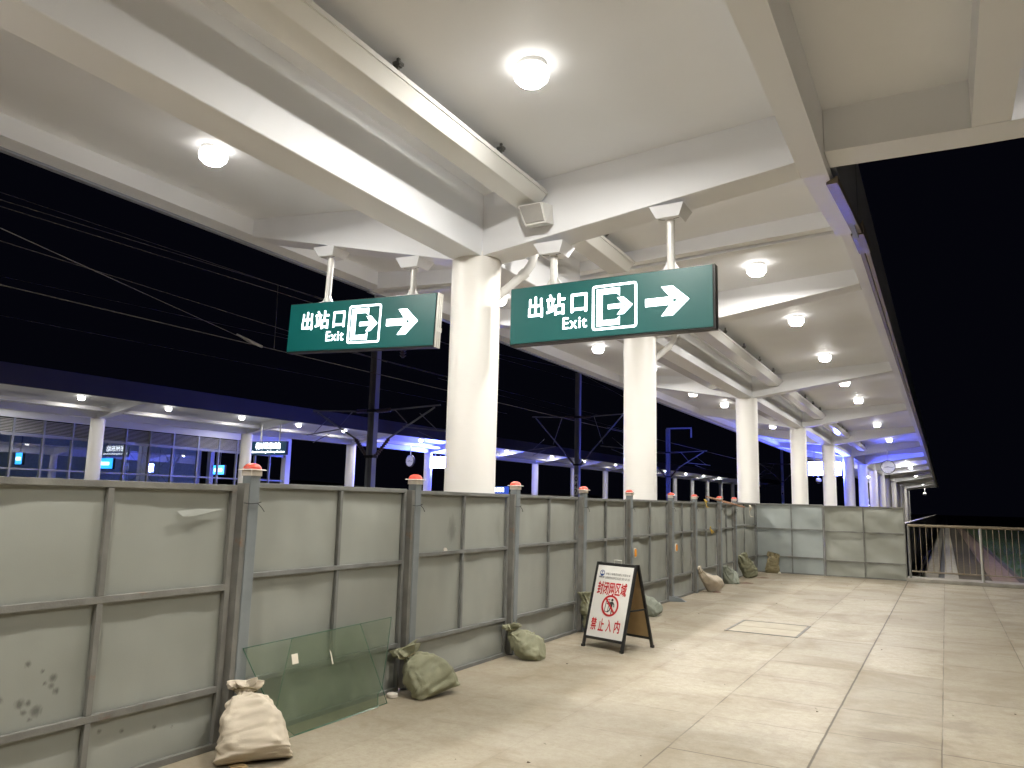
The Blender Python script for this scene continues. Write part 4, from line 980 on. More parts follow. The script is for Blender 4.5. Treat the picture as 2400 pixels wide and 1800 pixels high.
# sand spilt by the far sandbags
sp = MB()
for (x, y, r) in ((-4.02, 20.05, .20), (-4.05, 18.35, .22), (-4.12, 16.0, .12)):
    ring = [(x + r * (1 + .3 * noise.noise(Vector((x, y, k)))) * cos(2 * pi * k / 14) * .7, y + r * sin(2 * pi * k / 14), 0.003) for k in range(14)]
    sp.add(ring + [(x, y, 0.03)], [(k, (k + 1) % 14, 14) for k in range(14)])
tag(sp.build('sand', M['path'], kind='stuff'), 'reddish sand spilt on the paving by the far sandbags', 'sand')

# access cover in the paving
loc = (-2.31, 11.83, 0.0)
t = thing('access_cover', 'rectangular two-part access cover let into the paving', 'access cover', loc)
f = MB()
f.ring_xz([(-.49, -.60), (.49, -.60), (.49, .60), (-.49, .60)], [(-.455, -.565), (.455, -.565), (.455, .565), (-.455, .565)], 0, 0.006)
f.xf(Matrix.Translation((loc[0], loc[1], 0.008)) @ Matrix.Rotation(-pi / 2, 4, 'X'))
f.build('frame', M['frame_rusty'], t, off=loc)
lid = MB()
lid.box(loc[0] - .45, loc[0] + .45, loc[1] - .558, loc[1] - .012, -0.01, 0.005)
lid.box(loc[0] - .45, loc[0] + .45, loc[1] + .012, loc[1] + .558, -0.01, 0.005)
lid.build('lid', mat('cover_stone', (0.36, 0.32, 0.24), 0.6, var=0.16, scale=3.0, bump=0.2, dirt=0.25), t, off=loc)
MB().box(loc[0] - .454, loc[0] + .454, loc[1] - .011, loc[1] + .011, -0.01, 0.0035).build('gap', M['frame_rusty'], t, off=loc)

# ------------------------------------------------------------------ A-frame warning board
RZ = atan2(-0.173, 0.59)
t = thing('warning_board', 'white A-frame warning board with red characters and a no-entry figure', 'warning board', (-3.568, 9.137, 0), None, (0, 0, RZ))
W2, HB, DB = 0.3075, 0.995, 0.304
def legs(sy, name):
    m = MB()
    for sx in (-1, 1):
        x = sx * (W2 - 0.016)
        m.hexa([(x - .016, sy * DB - .014, 0.0), (x + .016, sy * DB - .014, 0.0), (x + .016, sy * DB + .014, 0.0), (x - .016, sy * DB + .014, 0.0)],
               [(x - .016, sy * .016 - .013, HB), (x + .016, sy * .016 - .013, HB), (x + .016, sy * .016 + .013, HB), (x - .016, sy * .016 + .013, HB)])
    for z in (0.115, 0.975):
        y = sy * (DB + (0.016 - DB) * z / HB)
        m.box(-W2 + .033, W2 - .033, y - .012, y + .012, z - .016, z + .016)
    return m.build(name, M['black_tube'], t)
ff = legs(-1, 'front_frame'); rf = legs(1, 'rear_frame')
for fr, sy in ((ff, -1), (rf, 1)):
    ft = MB()
    for sx in (-1, 1):
        x = sx * (W2 - 0.016); ft.box(x - .019, x + .019, sy * DB - .018, sy * DB + .018, 0.0005, 0.03)
    ft.build('rubber_foot', M['rubber'], fr)
tilt = atan2(DB - 0.016, HB)
slen = HB / cos(tilt)
# board plane: local v runs up the slope from the floor line
Tm = Matrix.Translation((0, -DB, 0)) @ Matrix.Rotation(-tilt, 4, 'X')
bd = MB().box(-W2 + .03, W2 - .03, -0.006, 0.004, 0.135, slen - 0.035).xf(Tm).build('front_panel', M['board'], t)
MB().box(-W2 + .031, W2 - .031, 0.0045, 0.009, 0.136, slen - 0.036).xf(Tm).build('panel_backing', M['board_back'], bd)
Tr = Matrix.Translation((0, DB, 0)) @ Matrix.Rotation(tilt, 4, 'X')
MB().box(-W2 + .03, W2 - .03, -0.008, 0.004, 0.135, slen - 0.035).xf(Tr).build('rear_panel', M['board_back'], t)
br = MB()
for sx in (-1, 1):
    x = sx * (W2 - 0.016)
    y = DB + (0.016 - DB) * 0.46 / HB
    br.box(x - .006, x + .006, -y, y, 0.452, 0.470)
br.build('brace', M['black_tube'], t)
MB().tube([(-.055, 0, HB - .005), (-.055, 0, HB + .032), (.055, 0, HB + .032), (.055, 0, HB - .005)], 0.0055, 6).build('handle', M['alu'], t)
v0, v1 = 0.135, slen - 0.035
bw = 2 * (W2 - .03)
def bx(f): return -W2 + .03 + f * bw
def bv(f): return v1 - f * (v1 - v0)
yb = -0.0075
def on_board(mb, name, m):
    return mb.xf(Tm).build(name, M[m], bd)
on_board(text_mb('中铁三局集团有限公司联合体', bx(.255), bx(.925), bv(.140), bv(.105), yb, 0.0, space=1.06), 'heading', 'black_print')
on_board(text_mb('新建银西铁路陕西段站房工程YXZF-2标', bx(.255), bx(.925), bv(.196), bv(.158), yb, 0.0), 'heading', 'black_print')
on_board(text_mb('中铁三局', bx(.075), bx(.225), bv(.186), bv(.160), yb, 0.02), 'emblem_name', 'black_print')
on_board(text_mb('封闭网区域', bx(.09), bx(.89), bv(.418), bv(.232), yb, 0.024), 'red_lettering', 'red_print')
lt = MB()
for ch, a in (('禁', .085), ('止', .295), ('入', .505), ('内', .725)):
    q = text_mb(ch, bx(a), bx(a + .15), bv(.915), bv(.742), yb, 0.024); lt.add(q.v, q.f)
on_board(lt, 'red_lettering', 'red_print')
# emblem: open ring, hull shape and rail-head shape
em = MB()
cx, cv, r = bx(.15), bv(.115), .036
em.ring_xz(circle(cx, cv, r, 30), circle(cx, cv, r * .80, 30), yb)
em.poly_xz([(cx + r * .92 * cos(a), cv - .004 + r * .92 * sin(a)) for a in [pi * 1.08 + i * pi * .84 / 14 for i in range(15)]], yb - .0004)
em.poly_xz([(cx - .012, cv + .020), (cx + .012, cv + .020), (cx + .012, cv + .014), (cx + .004, cv + .014), (cx + .004, cv - .004), (cx - .004, cv - .004), (cx - .004, cv + .014), (cx - .012, cv + .014)], yb)
on_board(em, 'emblem', 'blue_print')
# no-entry figure
cx, cv, r = bx(.515), bv(.560), .128
fig = MB()
fig.poly_xz(circle(cx + .022, cv + .070, .017, 18), yb)
fig.poly_xz([(cx + .000, cv + .050), (cx + .040, cv + .050), (cx + .036, cv - .018), (cx + .004, cv - .018)], yb)
fig.poly_xz([(cx + .038, cv + .050), (cx + .062, cv + .022), (cx + .066, cv - .012), (cx + .055, cv - .012), (cx + .050, cv + .014), (cx + .036, cv + .030)], yb)
fig.poly_xz([(cx + .002, cv + .050), (cx - .026, cv + .022), (cx - .052, cv + .030), (cx - .054, cv + .019), (cx - .024, cv + .008), (cx + .006, cv + .028)], yb)
fig.poly_xz([(cx + .036, cv - .017), (cx + .020, cv - .017), (cx + .026, cv - .055), (cx + .026, cv - .098), (cx + .038, cv - .098), (cx + .040, cv - .055)], yb)
fig.poly_xz([(cx + .020, cv - .017), (cx + .004, cv - .017), (cx - .006, cv - .052), (cx - .034, cv - .072), (cx - .028, cv - .084), (cx + .006, cv - .062)], yb)
fig.ring_xz([(cx - .078, cv - .075), (cx - .020, cv - .075), (cx - .010, cv + .078), (cx - .066, cv + .078)], [(cx - .068, cv - .067), (cx - .028, cv - .067), (cx - .018, cv + .070), (cx - .058, cv + .070)], yb + .0006)
on_board(fig, 'figure', 'black_print')
ns = MB()
ns.ring_xz(circle(cx, cv, r, 48), circle(cx, cv, r * .81, 48), yb - .0008)
d45 = Vector((cos(radians(-48)), sin(radians(-48)))); nn = Vector((-d45.y, d45.x)) * .012
p, q = Vector((cx, cv)) - d45 * r * .84, Vector((cx, cv)) + d45 * r * .84
ns.poly_xz([tuple(p + nn), tuple(p - nn), tuple(q - nn), tuple(q + nn)], yb - .0012)
on_board(ns, 'prohibition_ring', 'red_print')

# ------------------------------------------------------------------ railing, platform side wall
loc = (-0.83, 21.95, 0)
t = thing('metal_railing', 'grey metal pipe railing with thin vertical bars on a low kerb, right of the hoarding', 'railing', loc)
YR = 21.95
sec = 1.54
k = 0
xs = [-0.835 + sec * i for i in range(6)]
MB().cyl((xs[0] - .02, YR, 1.365), (xs[-1], YR, 1.365), 0.034, seg=14).build('handrail', M['rail_brown'], t, smooth=True, off=loc)
MB().cyl((xs[0], YR, 0.245), (xs[-1], YR, 0.245), 0.018, seg=10).build('lower_rail', M['rail_brown'], t, smooth=True, off=loc)
for i, x in enumerate(xs):
    MB().cyl((x, YR, 0.05), (x, YR, 1.35), 0.032, seg=14).build('post', M['frame_rusty'] if i == 0 else M['alu'], t, smooth=True, off=loc)
for i in range(len(xs) - 1):
    for j in range(1, 12):
        x = xs[i] + sec * j / 12
        MB().cyl((x, YR, 0.25), (x, YR, 1.35), 0.0085, seg=8).build('bar', M['rail_brown'], t, smooth=True, off=loc)
MB().box(-0.93, 13.9, YR - 0.12, YR + 0.60, 0.001, 0.085).build('kerb', M['concrete'], t, bevel=0.01, off=loc)

loc = (-0.9, 30, 0)
t = thing('platform_side_wall', 'dark solid wall with a pale coping along the far platform edge, behind the railing', 'wall', loc)
MB().box(-1.38, -1.27, 23.0, 160, -0.62, 1.235).build('wall', mat('dark_wall', (0.07, 0.075, 0.10), 0.7, var=0.15, scale=2.0), t, off=loc)
MB().box(-1.40, -1.25, 23.0, 160, 1.236, 1.29).build('coping', M['concrete'], t, off=loc)

# low far building and shrub on the right
loc = (34, 150, -0.6)
t = thing('distant_house', 'faint pale low building in the dark at the far right', 'house', loc)
MB().box(26, 46, 150, 160, -0.6, 2.6).build('wall', M['house'], t, off=loc)
MB().prism_y([(25.4, 2.6), (46.6, 2.6), (36, 5.0)], 149.5, 160.5).build('roof', M['roof'], t, off=loc)
for i in range(4):
    w = MB().box(28 + 4.4 * i, 29.8 + 4.4 * i, 149.93, 149.99, 0.4, 1.8).build('window', M['mullion'], t, off=loc)
rs = random.Random(4)
t = thing('shrub', 'reddish leafy shrub on the dark grass at the right edge', 'shrub', (3.95, 40.0, -0.575))
lv = MB()
for i in range(1500):
    a = rs.random() * 2 * pi; u = rs.random() ** .5; zz = rs.random()
    R_ = (0.85 - 0.4 * zz) * u * (1 + 0.35 * noise.noise(Vector((cos(a) * 2, sin(a) * 2, zz * 3))))
    c = Vector((R_ * cos(a), R_ * sin(a), 0.12 + zz * 0.95)); s = rs.uniform(.03, .06)
    d1 = Vector((rs.uniform(-1, 1), rs.uniform(-1, 1), rs.uniform(-1, 1))).normalized() * s; d2 = d1.orthogonal().normalized() * s * .6
    lv.add([c - d1, c + d2, c + d1, c - d2], [(0, 1, 2, 3)])
lv.build('foliage', M['shrub'], t)
sm = MB()
for i in range(7):
    a = i * 0.9; sm.tube([(0.03 * cos(a), .03 * sin(a), 0), (.2 * cos(a), .2 * sin(a), .4), (.42 * cos(a), .42 * sin(a), .85)], [.02, .014, .006], 5)
sm.build('stem', M['bark'], t)

# ------------------------------------------------------------------ things hanging under the far canopy
def clock(label, x, y, z, r, top, rz=0.0):
    t = thing('platform_clock', label, 'clock', (x, y, z), 'round hanging clocks', (0, 0, rz))
    rot = Matrix.Rotation(pi / 2, 4, 'X')
    MB().lathe([(r * .96, -.07), (r, -.06), (r, .06), (r * .96, .07)], 36).xf(rot).build('case', M['sign_case'], t, smooth=True)
    for s in (-1, 1):
        f = MB().lathe([(r * .92, .0705), (r * .90, .078), (0.01, .079)], 36).xf(rot if s == 1 else Matrix.Rotation(-pi / 2, 4, 'X')).build('dial', M['clock_face'], t)
        hd = MB()
        yy = -.082 * s
        for (ang, ln, w) in ((radians(-10), r * .74, r * .035), (radians(188), r * .50, r * .05)):
            d = Vector((cos(ang) * s, 0, sin(ang))); n_ = Vector((-d.z, 0, d.x)) * w
            c = Vector((0, yy, 0))
            hd.add([c - d * .06 * r + n_, c - d * .06 * r - n_, c + d * ln - n_ * .5, c + d * ln + n_ * .5], [(0, 1, 2, 3)])
        for kx in range(12):
            a = kx * pi / 6; d = Vector((cos(a), 0, sin(a))); n_ = Vector((-d.z, 0, d.x)) * r * .02
            c = Vector((0, yy, 0))
            hd.add([c + d * r * .76 + n_, c + d * r * .76 - n_, c + d * r * .86 - n_, c + d * r * .86 + n_], [(0, 1, 2, 3)])
        hd.build('hands', M['black_print'], f)
    MB().cyl((0, 0, r * .99), (0, 0, top - z), 0.025, seg=10).build('hanger_pole', M['gloss_white'], t)
    return t
clock('round white-faced clock hanging under the near canopy at right', -2.74, 49.1, 4.19, 0.385, 5.2)
clock('small round clock hanging under the opposite canopy', -31.3, 42.0, 4.23, 0.40, 5.3, radians(-12))

def led(label, x0, x1, y, z0, z1, top):
    loc = ((x0 + x1) / 2, y, z0)
    t = thing('display_screen', label, 'display screen', loc, 'glaring blue-white display screens')
    MB().box(x0, x1, y - .09, y + .09, z0, z1).build('case', M['sign_case'], t, off=loc)
    s = MB(); s.box(x0 + .03, x1 - .03, y - .10, y - .092, z0 + .03, z1 - .03)
    s.build('screen', M['screen'], t, off=loc)
    s = MB(); s.box(x0 + .03, x1 - .03, y + .092, y + .10, z0 + .03, z1 - .03)
    s.build('screen', M['screen'], t, off=loc)
    for x in (x0 + .35, x1 - .35):
        MB().cyl((x, y, z1 - .01), (x, y, top), .035, seg=12).build('hanger_pole', M['gloss_white'], t, off=loc)
led('glaring blue-white display screen hanging among the far columns of the near canopy', -7.05, -5.2, 49.05, 3.66, 4.50, 5.2)
led('glaring blue-white display screen under the opposite canopy, left of the nearest column', -32.55, -30.75, 46.2, 3.95, 4.80, 5.1)

loc = (-6.45, 49.05, 3.4)
t = thing('security_camera', 'small white dome camera hanging below the glaring display screen', 'security camera', loc, 'white dome cameras')
MB().cyl((-6.49, 49.05, 3.50), (-6.49, 49.05, 3.655), .03, seg=10).build('stem', M['gloss_white'], t, off=loc)
MB().lathe([(.10, .24), (.15, .20), (.15, .06), (.12, .05)], 20, (-6.49, 49.05, 3.27)).build('housing', M['gloss_white'], t, smooth=True, off=loc)
MB().lathe([(.118, .05), (.10, -.01), (.06, -.05), (.01, -.06)], 20, (-6.49, 49.05, 3.27)).build('dome', M['sign_case'], t, smooth=True, off=loc)
loc = (-2.55, 131.0, 4.2)
t = thing('security_camera', 'tiny white camera hanging on a pole under the far end of the canopy', 'security camera', loc, 'white dome cameras')
MB().cyl((-2.55, 131, 4.45), (-2.55, 131, 5.6), .045, seg=8).build('stem', M['gloss_white'], t, off=loc)
MB().lathe([(.10, .42), (.24, .32), (.24, .08), (.14, 0), (.02, -.03)], 16, (-2.55, 131, 4.1)).build('housing', M['gloss_white'], t, smooth=True, off=loc)
loc = (-5.5, 70, 2.05)
t = thing('information_screen', 'small dark upright information screen with a lit white page above the back hoarding', 'information screen', loc)
MB().box(-5.72, -5.37, 69.95, 70.08, 1.2, 2.70).build('case', M['sign_case'], t, off=loc)
MB().box(-5.66, -5.45, 69.94, 69.949, 2.38, 2.60).build('screen', M['screen_white'], t, off=loc)
MB().box(-5.68, -5.42, 69.94, 69.949, 2.06, 2.16).build('screen', M['screen_white'], t, off=loc)
for x, lb in ((-5.66, 'left one of two tiny lit pendant lamps far under the canopy'), (-4.93, 'right one of two tiny lit pendant lamps far under the canopy')):
    loc = (x, 70.3, 3.75)
    t = thing('pendant_lamp', lb, 'pendant lamp', loc, 'two far pendant lamps')
    MB().cyl((x, 70.3, 3.9), (x, 70.3, 5.5), .03, seg=8).build('stem', M['gloss_white'], t, off=loc)
    MB().lathe([(.05, .20), (.12, .12), (.12, -.10), (.05, -.17)], 12, (x, 70.3, 3.75)).build('globe', M['screen_white'], t, smooth=True, off=loc)

# ------------------------------------------------------------------ catenary masts
def insul(m, p, q, r=0.085, n=9):
    p, q = Vector(p), Vector(q)
    for i in range(n):
        a = p.lerp(q, (i + .15) / n); b_ = p.lerp(q, (i + .55) / n)
        m.cyl(a, b_, r, r * .75, 12)
    m.cyl(p, q, r * .45, seg=8)

def mast(label, y, ztop, zt, zb, x=-19.0, number=None, bracket=None, arms=(True, True), zarm=None):
    loc = (x, y, -1.3)
    t = thing('catenary_mast', label, 'catenary mast', loc, 'catenary masts between the tracks')
    m = MB(); w = 0.15
    m.box(x - w, x - w + .014, y - .13, y + .13, -1.3, ztop); m.box(x + w - .014, x + w, y - .13, y + .13, -1.3, ztop); m.box(x - w + .0145, x + w - .0145, y - .02, y + .02, -1.3, ztop)
    m.build('pole', M['mast'], t, off=loc)
    for s, on in zip((-1, 1), arms):
        if not on: continue
        a = MB()
        X = lambda d: x + s * d
        a.tube([(X(.85), y, zt), (X(3.1), y, zt + .10)], .032, 8)                       # top tube
        a.tube([(X(.80), y, zb + .72), (X(2.85), y, zt + .02)], .036, 8)                 # inclined tube
        a.tube([(X(1.05), y, zt - .02), (X(1.62), y, zb + 1.28)], .018, 6)               # stay
        a.tube([(X(1.45), y, zb + 1.14), (X(3.35), y, zb + .93)], .024, 8)               # registration tube
        a.tube([(X(2.2), y, zb + 1.62), (X(3.0), y, zb + .98)], .014, 6)
        a.tube([(X(2.15), y, zb + .95), (X(3.0), y, zb + .62)], .016, 6)                 # steady arm
        a.build('cantilever', M['mast'], t, off=loc)
        for pa, pb in (((X(.20), y, zt - .02), (X(.86), y, zt)), ((X(.22), y, zb + .06), (X(.82), y, zb + .72))):
            i_ = MB(); insul(i_, pa, pb)
            i_.build('insulator', M['insulator'], t, off=loc)
    c = MB()
    c.box(x - .21, x + .21, y - .15, y + .15, zt - .07, zt + .03); c.box(x - .21, x + .21, y - .15, y + .15, zb - .02, zb + .08)
    c.build('clamp', M['dark_cable'], t, off=loc)
    if number:
        pl = MB().box(x - .15, x + .13, y - .142, y - .135, zb - 1.75, zb - .55).build('number_plate', M['board'], t, off=loc)
        nm = MB()
        for k, ch in enumerate(number):
            q = text_mb(ch, x - .10, x + .09, zb - .95 - .38 * k, zb - .65 - .38 * k, y - .1455, .02); nm.add(q.v, q.f)
        nm.build('number', M['black_print'], pl, off=loc)
    if bracket:
        b_ = MB()
        b_.box(x - .12, x + 1.9, y - .06, y + .06, ztop, ztop + .1); b_.box(x + 1.82, x + 1.92, y - .05, y + .05, ztop - .7, ztop)
        b_.build('bracket', M['mast'], t, off=loc)
    return t
mast('nearest catenary mast with cantilevers, under the left exit sign', 23.0, 9.6, 5.03, 3.23)
mast('catenary mast numbered 047 between the two big columns', 42.0, 9.5, 6.82, 3.92, number='047')
mast('slim catenary mast with a square top bracket, left of the third column', 59.4, 7.7, 5.85, 3.9, bracket=True)
mast('faint blue catenary mast between the third and fourth columns', 109.0, 10.2, 7.6, 5.2, number='051')

# ------------------------------------------------------------------ overhead wires: each spans the tracks' length
def ray(px, py):
    q = Vector((px - 1200.0, -(py - 900.0), -1800.0))
    return RX * q.x + UP * q.y + BK * q.z
def at_x(px, py, x):
    d = ray(px, py); s = x / d.x
    return Vector((x, d.y * s, EYE + d.z * s))
WN = [0]
def wire(label, a, b, x0, x1=None, r=0.009, ext=0.0, ext2=0.0):
    """stretched between two sight points on the upright planes x0 and x1 of the tracks"""
    p = at_x(a[0], a[1], x0); q = at_x(b[0], b[1], x1 if x1 is not None else x0)
    d = q - p
    p2, q2 = p - d * ext, q + d * ext2
    pts = [p2.lerp(q2, i / 24) for i in range(25)]
    o = MB().tube(pts, r, 6).build('overhead_wire', M['wire'])
    return tag(o, label, 'wire', 'overhead wires above the tracks')
wire('uppermost dim overhead wire at the left edge, just below the canopy', (6, 452), (652, 668), -16.0, ext=.3, ext2=.35)
wire('second overhead wire from the top at the left edge', (0, 467.6), (700, 682.7), -13.2, ext=.3, ext2=.6)
wire('third overhead wire from the top at the left edge, running just below the second', (0, 483), (700, 700), -13.0, ext=.3, ext2=.5)
wire('slanting overhead wire that crosses the others down to a pale clamp', (0, 534), (588, 801), -9.9, -13.0, r=.006, ext=.15)
wire('dim overhead wire crossed by the slanting one', (9.5, 567), (671, 774.5), -13.4, ext=.3, ext2=.6)
wire('thin overhead wire just above the brightest contact wire', (12.7, 649.5), (672, 793.5), -25.2, ext=.3, ext2=.5)
wire('brightest overhead contact wire, passing behind the left exit sign', (0, 667), (1460.6, 1013), -13.0, r=.011, ext=.12, ext2=.1)
wire('lowest dim overhead wire at the left edge, running above the opposite roof', (3, 739.7), (1044, 941.5), -25.0, ext=.2, ext2=.3)
wire('bluish wire beneath the left exit sign, hanging to the nearest column', (700, 795), (1046.7, 883.7), -19.4, ext=.05, ext2=.3)
wire('faint wire beneath the left exit sign, lower than the bluish one', (890, 841.7), (1345, 958), -22.0, ext=.3, ext2=.2)
wire('wire between the big columns running to the head of mast 047', (1130, 823), (1345, 866), -18.8, ext=.3)
wire('faint wire between the big columns meeting the shaft of mast 047', (1100, 820), (1346.6, 890), -21.0, ext=.3, ext2=.5)
wire('blue-lit wire descending from the top of mast 047 to the second column', (1366, 878), (1460, 929.5), -18.9, ext2=.9)
wire('upper blue-lit wire right of mast 047 close under the canopy edge', (1381, 876), (1460, 915), -17.6, ext2=.9)
wire('bluish wire dropping from the second column past the bracketed mast', (1500, 1020), (1735, 1078), -13.0, ext=.2, ext2=.6)
wire('thin wire crossing behind the cantilevers of mast 047', (1165, 924.6), (1459, 1006), -25.3, ext=.3, ext2=.2)
# dropper, clamp and feeder insulator
p, q = at_x(652, 667, -13.0), at_x(642.3, 817, -13.0)
tag(MB().tube([p, q], .008, 6).build('dropper_wire', M['wire']), 'thin upright dropper wire left of the left exit sign', 'wire', 'overhead wires above the tracks')
p = at_x(588, 801, -13.0)
tag(MB().tube([p + Vector((-.05, -.35, .10)), p, p + Vector((0, .32, -.05))], [.02, .04, .03], 8).build('wire_clamp', M['alu']), 'pale metal clamp where the slanting wire meets the contact wire', 'wire clamp')
p = at_x(945, 815, -19.2); i_ = MB(); insul(i_, p + Vector((0, 0, .5)), p + Vector((0, 0, -.42)), .14, 8)
tag(i_.build('hanging_insulator', M['insulator']), 'hanging ribbed insulator under the right end of the left exit sign', 'insulator')

# ------------------------------------------------------------------ opposite platform
GR = 0.0065
def gz(y): return GR * (y - 21.0)
can = thing('platform_canopy', 'white canopy of the opposite platform with a broad dark blue fascia', 'canopy', (-33, 20.9, 0))
LC = (-33, 20.9, 0)
Y0, Y1 = -12.0, 168.0
def tilted(poly, y0, y1):
    return MB().prism_y(([(x, z + gz(y0)) for x, z in poly], [(x, z + gz(y1)) for x, z in poly]), y0, y1)
under = [(-37.0, 5.70), (-33.2, 5.42), (-32.8, 5.42), (-29.3, 5.72)]
tilted(under + [(x, z + .15) for x, z in reversed(under)], Y0, Y1).build('slab', M['white'], can, off=LC)
tilted([(-33.2, 4.93), (-32.8, 4.93), (-32.8, 5.45), (-33.2, 5.45)], Y0, Y1).build('centre_beam', M['white'], can, off=LC)
tilted([(-29.3, 5.50), (-29.06, 5.50), (-29.06, 5.78), (-29.3, 5.74)], Y0, Y1).build('edge_beam', M['white'], can, off=LC)
tilted([(-37.2, 5.46), (-37.0, 5.46), (-37.0, 5.8), (-37.2, 5.8)], Y0, Y1).build('edge_beam', M['white'], can, off=LC)
tilted([(-29.055, 5.44), (-28.98, 5.44), (-28.98, 6.22), (-29.055, 6.22)], Y0, Y1).build('fascia', mat('navy_fascia', (0.11, 0.105, 0.12), 0.5, metal=0.0, var=0.08, scale=0.5), can, off=LC)
tilted([(-37.2, 6.18), (-29.06, 6.18), (-29.06, 6.22), (-37.2, 6.22)], Y0, Y1).build('roof', M['roof'], can, off=LC)
OY = [20.9 + 8.52 * k for k in range(-3, 17)]
for y in OY:
    cb = MB(); g0 = gz(y)
    cb.prism_y([(-37.0, 5.48 + g0), (-33.196, 4.933 + g0), (-33.196, 5.46 + g0), (-37.0, 5.74 + g0)], y - .2, y + .2)
    cb.prism_y([(-32.804, 4.933 + g0), (-29.3, 5.50 + g0), (-29.3, 5.76 + g0), (-32.804, 5.46 + g0)], y - .2, y + .2)
    cb.build('cross_beam', M['white'], can, off=LC)
    MB().cyl((-33, y, -.01), (-33, y, 4.99 + g0), .3, seg=32).build('column', M['column'], can, smooth=True, off=LC)
# white tubes slung under the slab and dark catenary-side cable
tr = thing('cable_trunking', 'long white cable trunking under the opposite canopy', 'cable trunking', (-31.9, 20.9, 0))
for y in [yy for yy in OY if -5 < yy < 120]:
    c0, c1 = y + .3, y + 8.52 - .3
    zA = 5.16
    MB().prism_y(([(-32.15, zA + gz(c0)), (-31.75, zA + gz(c0)), (-31.65, zA + .14 + gz(c0)), (-32.15, zA + .14 + gz(c0))], [(-32.15, zA + gz(c1)), (-31.75, zA + gz(c1)), (-31.65, zA + .14 + gz(c1)), (-32.15, zA + .14 + gz(c1))]), c0, c1).build('tray', M['gloss_white'], tr, off=(-31.9, 20.9, 0))
lampF = lamp_proto('round lamp under the opposite canopy', 'lamps under the opposite canopy', 'lens_far', 0.95)
LY = [18.7, 22.8, 27.05, 31.0, 34.7, 38.6, 42.4, 51.0, 54.2, 62.5, 69.7, 78, 86, 95, 104, 113, 122, 132, 10.4, 14.5]
fl = ['lamp under the opposite canopy, leftmost and above the near round column', 'lamp under the opposite canopy, second from left', 'lamp under the opposite canopy, just left of the lit station name sign column', 'lamp under the opposite canopy, right above the lit station name sign', 'lamp under the opposite canopy, just left of the nearest catenary mast', 'lamp under the opposite canopy, just right of the nearest catenary mast', 'lamp under the opposite canopy in the blue glow left of the big column', 'lamp under the opposite canopy, first right of the nearest big column', 'lamp under the opposite canopy, second right of the nearest big column', 'lamp under the opposite canopy, just left of mast 047', 'lamp under the opposite canopy, just right of mast 047']
for i, y in enumerate(LY):
    c = lampF if i == 0 else copy_tree(lampF)
    c.location = (-30.8, y, zl(under, -30.8) + gz(y))
    c['label'] = fl[i] if i < len(fl) else ('tiny far lamp under the receding end of the opposite canopy' if y > 70 else 'lamp under the opposite canopy beyond the left edge of the photo')
    if i >= len(fl): c['group'] = 'far lamps of the opposite canopy' if y > 70 else 'opposite lamps beyond the left edge'
for y in (18.7, 31.0, 45.0, 60.0, 75.0):
    c = copy_tree(lampF); c.location = (-35.3, y, zl(under, -35.3) + gz(y)); c['label'] = 'lamp on the far side of the opposite canopy hidden behind its centre beam'; c['group'] = 'hidden lamps of the opposite canopy'

# station name sign under the opposite canopy
loc = (-32.1, 29.0, 3.80)
t = thing('station_name_sign', 'lit station name sign hanging under the opposite canopy, beside the second column', 'station sign', loc)
MB().box(-32.1, -29.57, 29.0, 29.14, 3.80, 4.50).build('case', M['sign_case'], t, off=loc)
fc = MB().box(-32.08, -29.59, 28.99, 28.999, 3.815, 4.485).build('face', M['sign_navy'], t, off=loc)
lt = text_mb('彬州东站', -31.80, -29.98, 4.10, 4.46, 28.984, .03)
q = text_mb('Binzhoudong Railway Station', -32.04, -29.68, 3.88, 4.02, 28.984, .02); lt.add(q.v, q.f)
lt.build('lettering', M['sign_white'], fc, off=loc)
for x in (-31.5, -30.15):
    MB().cyl((x, 29.07, 4.49), (x, 29.07, 5.4), .045, seg=12).build('hanger_pole', M['gloss_white'], t, off=loc)
# low lit board by the opposite platform seen just over the fence
loc = (-31.0, 53.0, 2.4)
t = thing('low_lit_board', 'small blue board with white strokes just above the fence right of the nearest column', 'sign board', loc)
MB().box(-31.3, -29.9, 53.1, 53.2, 1.0, 2.86).build('panel', M['sign_navy'], t, off=loc)
s = MB()
for k in range(4):
    s.box(-31.2 + .24 * k, -31.06 + .24 * k, 53.085, 53.095, 2.42, 2.76)
s.build('strokes', M['screen_white'], t, off=loc)

# glass waiting hall behind the opposite platform
loc = (-37.3, 20.0, 0)
hall = thing('waiting_hall', 'glazed waiting hall with louvred top behind the opposite platform', 'station hall', loc)
XH = -37.3
k_ = 37.3 / 37.0
gd = lambda y, z: z + 0.06 * (y - 19.5) * 0.28
HY0, HY1 = 6.0, 36.9
MB().box(-46, -45.8, HY0, HY1, 0, 5.6).build('rear_wall', M['hall_in'], hall, off=loc)
MB().box(-45.8, XH - .1, HY0 - .2, HY0, 0, 5.6).build('end_wall', M['hall_in'], hall, off=loc)
MB().box(-45.8, XH + .15, HY0, HY1, 5.62, 5.9).build('roof', M['hall_in'], hall, off=loc)
MB().box(XH - .05, XH + .1, HY0, HY1, 4.98, 5.615).build('header', M['white'], hall, off=loc)
lv = MB()
for i in range(9):
    z = 4.36 + .068 * i
    lv.hexa([(XH - .02, HY0, z), (XH + .05, HY0, z - .028), (XH + .05, HY1 - .7, z - .028), (XH - .02, HY1 - .7, z)], [(XH - .02, HY0, z + .012), (XH + .05, HY0, z - .016), (XH + .05, HY1 - .7, z - .016), (XH - .02, HY1 - .7, z + .012)])
lv.build('louvres', M['louvre'], hall, off=loc)
MB().box(XH - .12, XH - .06, HY0, HY1 - .6, 4.25, 4.98).build('louvre_back', M['sign_case'], hall, off=loc)
MB().box(XH - .04, XH + .06, HY0, HY1, 4.15, 4.30).build('transom', M['mullion'], hall, off=loc)
